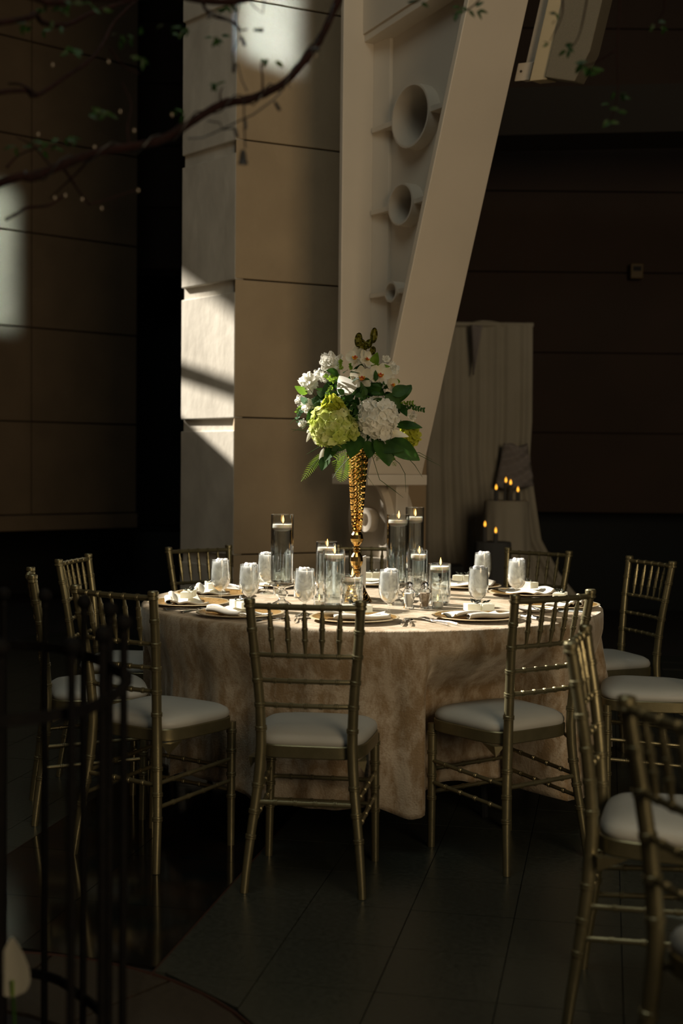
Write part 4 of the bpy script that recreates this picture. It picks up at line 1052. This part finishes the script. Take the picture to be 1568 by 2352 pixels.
for px, py, r, dy in ((750, 833, 25, -.02), (702, 878, 22, -.03), (704, 934, 17, -.05), (891, 846, 20, .02), (780, 924, 20, -.05), (943, 953, 10, -.02), (682, 921, 12, 0), (689, 976, 10, -.02), (738, 866, 13, -.04), (733, 995, 14, -.05), (828, 1003, 11, -.06), (722, 860, 12, .02), (918, 895, 14, .0), (880, 822, 9, .03)):
    peony(px, py, r, dy, layers=4 if r > 14 else 3)
def hydrangea(px, py, rx, ry, dy, m, nfl=64, fl=9.5, name='hydrangea'):
    c = fv(px, py, dy); mb = MB(); ga = PI*(3-5**.5)
    for i in range(nfl):
        zz = 1-2*(i+.5)/nfl; rr_ = math.sqrt(1-zz*zz); th = ga*i
        d = Vector((rr_*math.cos(th), rr_*math.sin(th), zz))
        if d.y > .45: continue
        pos = c+Vector((d.x*rx, d.y*rx*.85, d.z*ry))/560*rf.uniform(.86, 1.04)
        f = (d+Vector((rf.uniform(-.35, .35), rf.uniform(-.35, .35), rf.uniform(-.35, .35)))).normalized()
        a0 = f.orthogonal().normalized(); b0 = f.cross(a0); ph = rf.random()*6
        for k_ in range(4):
            an = ph+k_*PI/2; rad = a0*math.cos(an)+b0*math.sin(an)
            petal(mb, pos, rad+f*.15, f-rad*.1, fl/560*rf.uniform(.85, 1.25), fl/560*1.15, .2, .08, nx=3, ny=3, seed=k_)
    return mb.build(name, M[m], fa, auto=80)
hydrangea(758, 980, 46, 46, -.09, 'p_green', 110, 12.5)
hydrangea(862, 955, 40, 38, -.10, 'p_white', 100, 13)
o = hydrangea(874, 988, 20, 18, -.10, 'p_white', 30, 13)
o = hydrangea(758, 935, 20, 20, -.10, 'p_lime', 30, 12)
o = hydrangea(938, 995, 16, 24, -.03, 'p_lime', 34, 12)
o = hydrangea(798, 985, 14, 22, -.09, 'p_green', 24, 13)
# orchids
def orchid(px, py, rpx, dy, face, roll=0):
    c = fv(px, py, dy); r = rpx/560; f = Vector(face).normalized(); up = Vector((0, 0, 1)); a0 = up.cross(f).normalized(); b0 = f.cross(a0)
    mb = MB()
    for k_, (an, L_, w) in enumerate(((90, 1.0, .62), (25, 1.0, .95), (155, 1.0, .95), (-50, .95, .55), (-130, .95, .55))):
        an = math.radians(an+roll); rad = a0*math.cos(an)+b0*math.sin(an)
        petal(mb, c-f*.003*(k_ in (0, 3, 4)), rad+f*.18, f-rad*.2, r*L_, r*w, .16, .04, nx=6, ny=5, seed=k_)
    o = mb.build('orchid', M['p_cream'], fa, auto=80)
    mb = MB(); 
    for an in (-90, -30, -150): 
        an = math.radians(an+roll); rad = a0*math.cos(an)+b0*math.sin(an); petal(mb, c+f*.004, rad+f*.9, f-rad*.4, r*.42, r*.42, .3, .1)
    mb.build('throat', M['p_yellow'], o, auto=80)
    mb = MB(); an = math.radians(-90+roll); rad = a0*math.cos(an)+b0*math.sin(an)
    petal(mb, c+f*(r*.28)+rad*r*.1, rad*.8+f*.3, f-rad*.6, r*.26, r*.34, .5, .12)
    mb.ball(c+f*r*.30+b0*r*.06, r*.085, 8, 6); 
    for s_ in (-1, 1): mb.tube([c+f*r*.2+a0*s_*r*.05, c+f*r*.34+a0*s_*r*.22-b0*r*.04], [r*.03, r*.055], 6)
    mb.build('lip', M['p_red'], o, auto=80)
orchid(812, 822, 27, -.02, (-.45, -.8, .25), 10); orchid(832, 826, 24, -.03, (.55, -.75, .35), -35); orchid(824, 868, 29, -.08, (.05, -1, .1), 5); orchid(866, 861, 28, -.07, (.15, -1, .25), -12); orchid(893, 882, 18, -.05, (.5, -.8, .1), 20)
for (p0, p1, w) in (((800, 905), (773, 862), 46), ):
    o = leaf2(p0, p1, w, m='p_white', dy=(-.10, -.12), name='large_petal', curl=-.15, pw_=.6)
for (p0, p1, w) in (((714, 985), (700, 1020), 10), ((712, 988), (722, 1025), 10), ((740, 1030), (732, 1070), 12), ((741, 1033), (752, 1055), 8), ((735, 1000), (745, 1030), 14), ((712, 985), (698, 998), 8)):
    leaf2(p0, p1, w, m='p_white', dy=(-.06, -.09), name='lily_petal', curl=-.2)
# ferns
def fern(pts, wmax, m='leaf_b', dy=-.05, n=17):
    P = [fv(px, py, dy-.02*i) for i, (px, py) in enumerate(pts)]
    mb = MB(); mb.tube(P, .0009, 5)
    def on_(t_):
        t_ = t_*(len(P)-1); i = min(int(t_), len(P)-2); return P[i].lerp(P[i+1], t_-i), (P[i+1]-P[i]).normalized()
    for i in range(n):
        t_ = (i+.5)/n; c, d = on_(t_); s = d.cross(CAMV).normalized(); L_ = wmax/560*(math.sin(PI*(t_*.85+.15)))**.7
        for q in (-1, 1): leafv(c, d*.55+s*q, CAMV, L_*.95, L_*.14, .1, .1, nx=4, mb=mb)
    return mb.build('fern_frond', M[m], fa, auto=80)
fern([(790, 1045), (786, 1075), (780, 1108)], 22, n=14); fern([(795, 1040), (770, 1055), (768, 1080)], 14, n=10)
fern([(738, 1042), (716, 1070), (690, 1108)], 13, n=18); fern([(850, 1035), (862, 1050), (870, 1052)], 10, n=7); fern([(892, 1050), (902, 1062), (907, 1068)], 8, n=6)
fern([(800, 1030), (778, 1040), (760, 1042)], 12, m='leaf', n=10)
# small-leaf sprigs
def sprig(pts, rl, m, dy, n=12, name='leafy_sprig'):
    P = [fv(px, py, dy-.01*i) for i, (px, py) in enumerate(pts)]; mb = MB(); mb.tube(P, .0010, 5)
    for i in range(n):
        t_ = (i+.6)/n*(len(P)-1); k_ = min(int(t_), len(P)-2); c = P[k_].lerp(P[k_+1], t_-k_); d = (P[k_+1]-P[k_]).normalized()
        for q in (-1, 1):
            s = (d.cross(CAMV)*q+d*.7+Vector((rf.uniform(-.3, .3), rf.uniform(-.6, .2), rf.uniform(-.3, .3)))).normalized()
            leafv(c, s, CAMV+Vector((rf.uniform(-.5, .5), 0, rf.uniform(-.5, .5))), rl/560*rf.uniform(.8, 1.2), rl/560*.75, .1, .2, nx=4, mb=mb)
    return mb.build(name, M[m], fa, auto=80)
sprig([(905, 945), (935, 930), (968, 938)], 8, 'leaf', -.03, 11); sprig([(905, 930), (925, 922), (942, 923)], 7, 'leaf_b', -.03, 6)
sprig([(757, 885), (746, 905), (744, 925)], 6, 'leaf_b', -.10, 9); sprig([(770, 868), (757, 876), (740, 862)], 7, 'leaf_b', -.08, 8)
sprig([(780, 850), (772, 838), (776, 828)], 7, 'leaf_b', -.02, 6); sprig([(690, 935), (680, 940), (676, 950)], 5, 'leaf_b', -.02, 5)
sprig([(800, 850), (798, 842), (796, 836)], 6, 'leaf_b', -.06, 5); sprig([(830, 890), (826, 900), (828, 915)], 8, 'leaf', -.10, 6); sprig([(690, 985), (678, 960), (686, 945)], 8, 'leaf_grey', -.0, 6)
for pts in ([(868, 1030), (905, 1025), (960, 1042), (1010, 1066)], [(860, 1035), (915, 1030), (950, 1065), (968, 1092)], [(880, 1035), (915, 1062), (928, 1085), (931, 1128)], [(850, 1040), (870, 1100), (905, 1125), (925, 1140)],
            [(825, 1050), (822, 1080), (824, 1140)], [(815, 1050), (808, 1085), (811, 1120)], [(828, 1048), (835, 1085), (858, 1115)], [(735, 960), (690, 985), (668, 993)], [(740, 1000), (700, 992), (664, 988)],
            [(738, 1022), (718, 1035), (700, 1046)], [(740, 935), (715, 908), (692, 880)], [(742, 938), (722, 925), (702, 915)], [(800, 1050), (770, 1085), (762, 1100)], [(745, 930), (718, 935), (706, 932)],
            [(900, 1040), (960, 1036), (990, 1052)], [(690, 975), (672, 965), (660, 978)]):
    P = [fv(px, py, -.06-.02*i) for i, (px, py) in enumerate(pts)]
    MB().tube(P, [.0013]*(len(P)-1)+[.0005], 5).build('grass_blade', M['leaf'], fa)
# inner foliage mass
mb = MB(); r3 = random.Random(9)
for i in range(420):
    d = Vector((r3.gauss(0, 1), r3.gauss(0, 1), r3.gauss(0, 1))).normalized(); rr_ = r3.uniform(.35, .92)
    c = Vector((d.x*.185*rr_, d.y*.15*rr_, d.z*.165*rr_-.0))
    if c.z > .08 and abs(c.x) > .12: continue
    leafv(c, d+Vector((r3.uniform(-1, 1), r3.uniform(-1, 1), r3.uniform(-1, .6))), d, r3.uniform(.03, .055), r3.uniform(.015, .028), .2, .2, nx=4, mb=mb)
o = mb.build('foliage', M['leaf'], fa, auto=80); o['kind'] = 'stuff'
mb = MB()
for i in range(24):
    a = r3.uniform(0, 6.28); e_ = Vector((r3.uniform(-.1, .1), r3.uniform(-.08, .08), r3.uniform(-.05, .1)))
    mb.tube([Vector((VP.x, VP.y, VP.z+.55))+Vector((math.cos(a)*.01, math.sin(a)*.01, 0))-FC, e_], .0018, 5)
o = mb.build('stems', M['leaf'], fa); o['kind'] = 'stuff'

# ================================================================= IRON TREE GUARD (foreground left)
FCc = Vector((-.85, 2.50, 0)); ZR, ZB = .902, 1.018
fe = empty('iron_fence', FCc, 0, 'black wrought iron ring fence with ball finials at lower left', 'fence')
balls = [(5, 1505), (171, 1497), (241, 1468), (290, 1441), (257, 1411), (197, 1395), (107, 1382), (12, 1380)]
pk = [atz(px, py, ZB) for px, py in balls]
angs = [math.atan2(p.y-FCc.y, p.x-FCc.x) for p in pk]; rads = [(Vector((p.x, p.y, 0))-FCc).length for p in pk]
order = sorted(zip(angs, rads)); lo = order[-1][0]; hi = order[0][0]+2*PI; ne = 5
extra = [(lo+(hi-lo)*(i+1)/(ne+1), .46) for i in range(ne)]
allp = order+extra
def Rr(a):
    best = []; 
    for (b, r) in allp:
        d_ = abs((a-b+PI) % (2*PI)-PI); best.append((d_, r))
    w = [(math.exp(-(d_/.22)**2)+1e-6, r) for d_, r in best]; return sum(x*r for x, r in w)/sum(x for x, _ in w)
for z, hh, nm in ((ZR, .020, 'top_rail'), (.15, .020, 'bottom_rail')):
    mb = MB(); N_ = 96
    for i in range(N_):
        a = 2*PI*i/N_; r = Rr(a)
        for dr_, dz in ((-.004, -hh/2), (.004, -hh/2), (.004, hh/2), (-.004, hh/2)): mb.v.append(((r+dr_)*math.cos(a), (r+dr_)*math.sin(a), z+dz))
    mb.f = [(i*4+k_, ((i+1) % N_)*4+k_, ((i+1) % N_)*4+(k_+1) % 4, i*4+(k_+1) % 4) for i in range(N_) for k_ in range(4)]
    mb.build(nm, M['iron'], fe)
for a, r in allp:
    r = Rr(a) if (a, r) in extra else r
    x, y = r*math.cos(a), r*math.sin(a)
    o = MB().tube([(x, y, 0), (x, y, ZB-.008)], .0078, 10).build('picket', M['iron'], fe)
    MB().ball((x, y, ZB), .0165, 16, 10).lathe([(.0062, -.03), (.010, -.027), (.0095, -.022), (.006, -.018), (.006, -.012)], 14, (x, y, ZB)).build('finial', M['iron'], o)
# soil bed, tree and string lights
o = MB().lathe([(0, .03), (.36, .025), (.42, .004), (.42, 0)], 40).build('planting_bed', M['soil']); o.location = FCc; tag(o, 'dark soil bed inside the ring fence', 'planting bed')
TX = Vector((-.98, 2.46, 0))
tr = empty('tree', TX, 0, 'small leafy tree whose dark red branch arches across the upper left', 'tree')
MB().tube([(0, 0, 0), (.02, .01, .6), (-.01, .0, 1.2), (.0, .0, 1.75), (-.05, 0, 2.4), (-.02, .05, 3.1)], [.045, .036, .032, .028, .02, .012], 12).build('trunk', M['bark'], tr)
def bp(px, py, Y): return at(px, py, Y)-TX
def branch(pts, r0, r1, name='branch', kn=.25, start=None, Y0=2.5, Y1=2.7):
    P = []; n = len(pts)
    for i, (px, py) in enumerate(pts): P.append(bp(px, py, Y0+(Y1-Y0)*i/max(1, n-1)))
    if start is not None: P = [Vector(start)]+P
    # subdivide with Catmull-Rom and small knots
    Q = []; 
    for i in range(len(P)-1):
        p0 = P[max(i-1, 0)]; p1 = P[i]; p2 = P[i+1]; p3 = P[min(i+2, len(P)-1)]
        for k_ in range(4):
            t_ = k_/4; Q.append(.5*((2*p1)+(p2-p0)*t_+(2*p0-5*p1+4*p2-p3)*t_*t_+(3*p1-p0-3*p2+p3)*t_**3))
    Q.append(P[-1]); m = len(Q)
    rr_ = [(r0+(r1-r0)*i/(m-1))*(1+kn*r3.uniform(-.4, 1)*(i % 3 == 0)) for i in range(m)]
    MB().tube(Q, rr_, 8).build(name, M['bark'], tr); return Q
main = branch([(0, 430), (50, 424), (124, 394), (199, 364), (279, 348), (348, 332), (413, 293), (488, 246), (547, 234), (600, 212), (640, 186), (687, 129), (716, 85), (741, 28), (770, -40)], .0085, .0075, start=(.0, 0, 1.72))
branch([(0, 65), (55, 46), (75, 66), (130, 70), (190, 40), (250, 20), (330, -10)], .006, .004, start=(-.02, 0, 2.1), Y0=2.55, Y1=2.9)
branch([(20, 0), (90, 20), (180, 8), (260, 5), (350, -5), (430, 6), (500, 10), (560, -5)], .006, .007, start=(-.03, 0, 2.3), Y0=2.5, Y1=2.65)
branch([(0, 225), (60, 235), (130, 190), (185, 150), (215, 110), (240, 60), (300, 0)], .005, .003, start=(0, 0, 1.95), Y0=2.6, Y1=3.0)
for pts, r0, r1 in (([(0, 520), (28, 505), (50, 492), (95, 486), (118, 474), (135, 458)], .0035, .002), ([(125, 394), (145, 420), (165, 450), (190, 482)], .0035, .0015), ([(190, 482), (230, 470), (300, 445)], .002, .001),
                    ([(583, 218), (582, 180), (578, 152), (585, 142)], .0025, .0012), ([(488, 246), (486, 220), (492, 205)], .0025, .001), ([(70, 235), (30, 210), (0, 208)], .003, .002), ([(100, 395), (60, 350), (20, 330)], .0025, .001),
                    ([(279, 348), (275, 300), (282, 250), (260, 200)], .0025, .001), ([(440, 10), (452, 34), (470, 45), (510, 55), (530, 75)], .0035, .002), ([(199, 364), (170, 400), (130, 440), (100, 470)], .003, .001),
                    ([(0, 400), (30, 370), (90, 350), (160, 345)], .0025, .001), ([(230, 120), (260, 160), (300, 180)], .002, .001)):
    branch(pts, r0, r1, name='twig', Y0=2.6, Y1=2.66)
def tleaf(px, py, Y, s=1.0, bright=False):
    c = bp(px, py, Y); d = Vector((r3.uniform(-1, 1), r3.uniform(-.5, .5), r3.uniform(-.8, .3)))
    leafv(c, d, CAMV+Vector((r3.uniform(-.8, .8), 0, r3.uniform(-.2, 1))), .020*s, .009*s, .2, .2, nx=5).build('leaf', M['tree_leaf'], tr, auto=80)
for (cx_, cy_, sx, sy, n) in ((150, 30, 120, 28, 20), (140, 125, 30, 8, 8), (215, 270, 25, 12, 10), (480, 92, 14, 10, 5), (478, 198, 18, 6, 5), (300, 148, 12, 8, 4), (140, 330, 22, 8, 7), (80, 350, 30, 12, 7), (35, 355, 30, 10, 5), (270, 95, 30, 10, 6),
                              (385, 75, 30, 14, 8), (500, 22, 10, 10, 4), (590, 142, 20, 4, 4), (400, 268, 14, 5, 3), (60, 75, 50, 16, 8)):
    for i in range(n): tleaf(cx_+r3.gauss(0, sx*.5), cy_+r3.gauss(0, sy*.5), r3.uniform(2.5, 2.8))
branch([(900, -60), (1000, -50), (1200, -60), (1420, -50), (1560, -40)], .005, .003, Y0=2.75, Y1=3.0, start=bp(770, -50, 2.7))
for pts in ([(1110, -55), (1070, 0), (1040, 22), (1015, 28)], [(1260, -58), (1268, 20), (1240, 85)], [(1330, -55), (1310, 60), (1290, 100)], [(1400, -50), (1395, 100), (1398, 200), (1385, 262)], [(1500, -45), (1500, 10), (1480, 40)], [(960, -55), (940, -5), (915, 5)], [(1395, 100), (1350, 130), (1320, 140)]):
    branch(pts, .0022, .0008, name='twig', Y0=2.85, Y1=2.9)
for (px, py, n, s) in ((1040, 20, 5, 1.0), (1075, 14, 4, 1.1), (1020, 26, 2, .8), (930, 4, 3, .9), (1265, 28, 3, .9), (1240, 88, 2, .7), (1285, 98, 4, 1.0), (1325, 138, 7, 1.2), (1345, 150, 3, 1.1), (1398, 205, 4, 1.0), (1390, 235, 4, 1.0), (1384, 262, 3, 1.0), (1490, 38, 4, .9)):
    for i in range(n): tleaf(px+r3.uniform(-14, 14), py+r3.uniform(-9, 9), r3.uniform(2.82, 2.92), s)
sl_t = empty('string_lights', TX, 0, 'black mini-light string wound along the arching tree branch', 'string lights')
def wire(pts, Y=2.56, r=.0016):
    P = [at(px, py, Y+.01*math.sin(i))-TX for i, (px, py) in enumerate(pts)]; MB().tube(P, r, 6).build('wire', M['wire'], sl_t)
wp = []
for i, q in enumerate(main[6:]): 
    a = i*1.15; wp.append(q+Vector((.0, -.012*math.cos(a), .014*math.sin(a))))
MB().tube(wp, .0016, 6).build('wire', M['wire'], sl_t)
wire([(413, 326), (448, 323), (487, 305), (528, 284), (562, 268), (607, 234), (625, 215)]); wire([(458, 284), (487, 288), (492, 303), (520, 300)]); wire([(527, 10), (518, 50), (528, 90), (512, 125), (516, 165), (524, 150), (535, 190), (548, 215)])
wire([(540, 225), (541, 250), (543, 300), (546, 345)]); wire([(443, 25), (465, 35), (500, 50), (528, 75), (545, 72)]); wire([(545, 0), (560, 20), (580, 35), (583, 0)]); wire([(640, 180), (668, 140), (690, 105), (712, 95)])
def socket(px, py, dx, dz, s=1.0):
    c = at(px, py, 2.56)-TX; d = Vector((dx, -.1, dz)).normalized()
    MB().tube([c, c+d*.009*s, c+d*.018*s, c+d*.019*s], [.0028*s, .0036*s, .0036*s, .0022*s], 8).build('socket', M['wire'], sl_t)
for q in ((560, 73, 1, -.05), (532, 90, .4, -1), (612, 238, .6, -1), (521, 300, .3, -1), (690, 115, 1, 0), (516, 150, 0, -1), (470, 35, -.8, -.6), (545, 280, 0, -1)): socket(*q)
c = at(541, 348, 2.56)-TX
MB().lathe([(0, .0), (.003, -.001), (.0055, -.006), (.0065, -.012), (.0075, -.022), (.0105, -.027), (.0100, -.0285), (0, -.028)], 14, c).build('lamp_holder', M['wire'], sl_t)
BU = mat('mini_bulb_glint', (.16, .13, .09), rough=.2)
for px, py in ((228, 153), (100, 163), (257, 267), (376, 272), (290, 310), (200, 350), (213, 370), (302, 447), (135, 462), (111, 468), (174, 470), (70, 323), (28, 420), (219, 490), (704, 130), (645, 202)):
    MB().ball(at(px, py, 2.56)-TX, .0026, 8, 6, (1, 1, 1.6)).build('bulb', BU, sl_t)
# white spathe lily inside the ring
pl_ = at(50, 2300, 2.36); pe = empty('peace_lily', (pl_.x, 2.36, .02), 0, 'single white lily bloom behind the fence at the bottom left corner', 'plant')
b0_ = at(53, 2305, 2.36)-Vector(pe.location); b1_ = at(46, 2163, 2.36)-Vector(pe.location)
leafv(b0_, b1_-b0_, Vector((.35, -1, 0)), (b1_-b0_).length, .062, -.10, .35, nx=12, pw_=.62).build('spathe', M['lily'], pe, auto=80)
MB().tube([b0_+Vector((0, -.004, .004)), b0_+Vector((.002, -.012, .035))], [.0035, .0028], 8).build('spadix', M['leaf_b'], pe)
MB().tube([Vector((0, 0, 0)), b0_*.5+Vector((.01, 0, 0)), b0_], .003, 6).build('stem', M['leaf'], pe)
for i in range(9):
    a = i*.7+.2; leafv(Vector((0, 0, 0)), Vector((math.cos(a)*.7, math.sin(a)*.7, 1.0)), Vector((-math.cos(a), -math.sin(a), .6)), .19+.03*(i % 3), .055, .25, .2).build('leaf', M['leaf'], pe, auto=80)
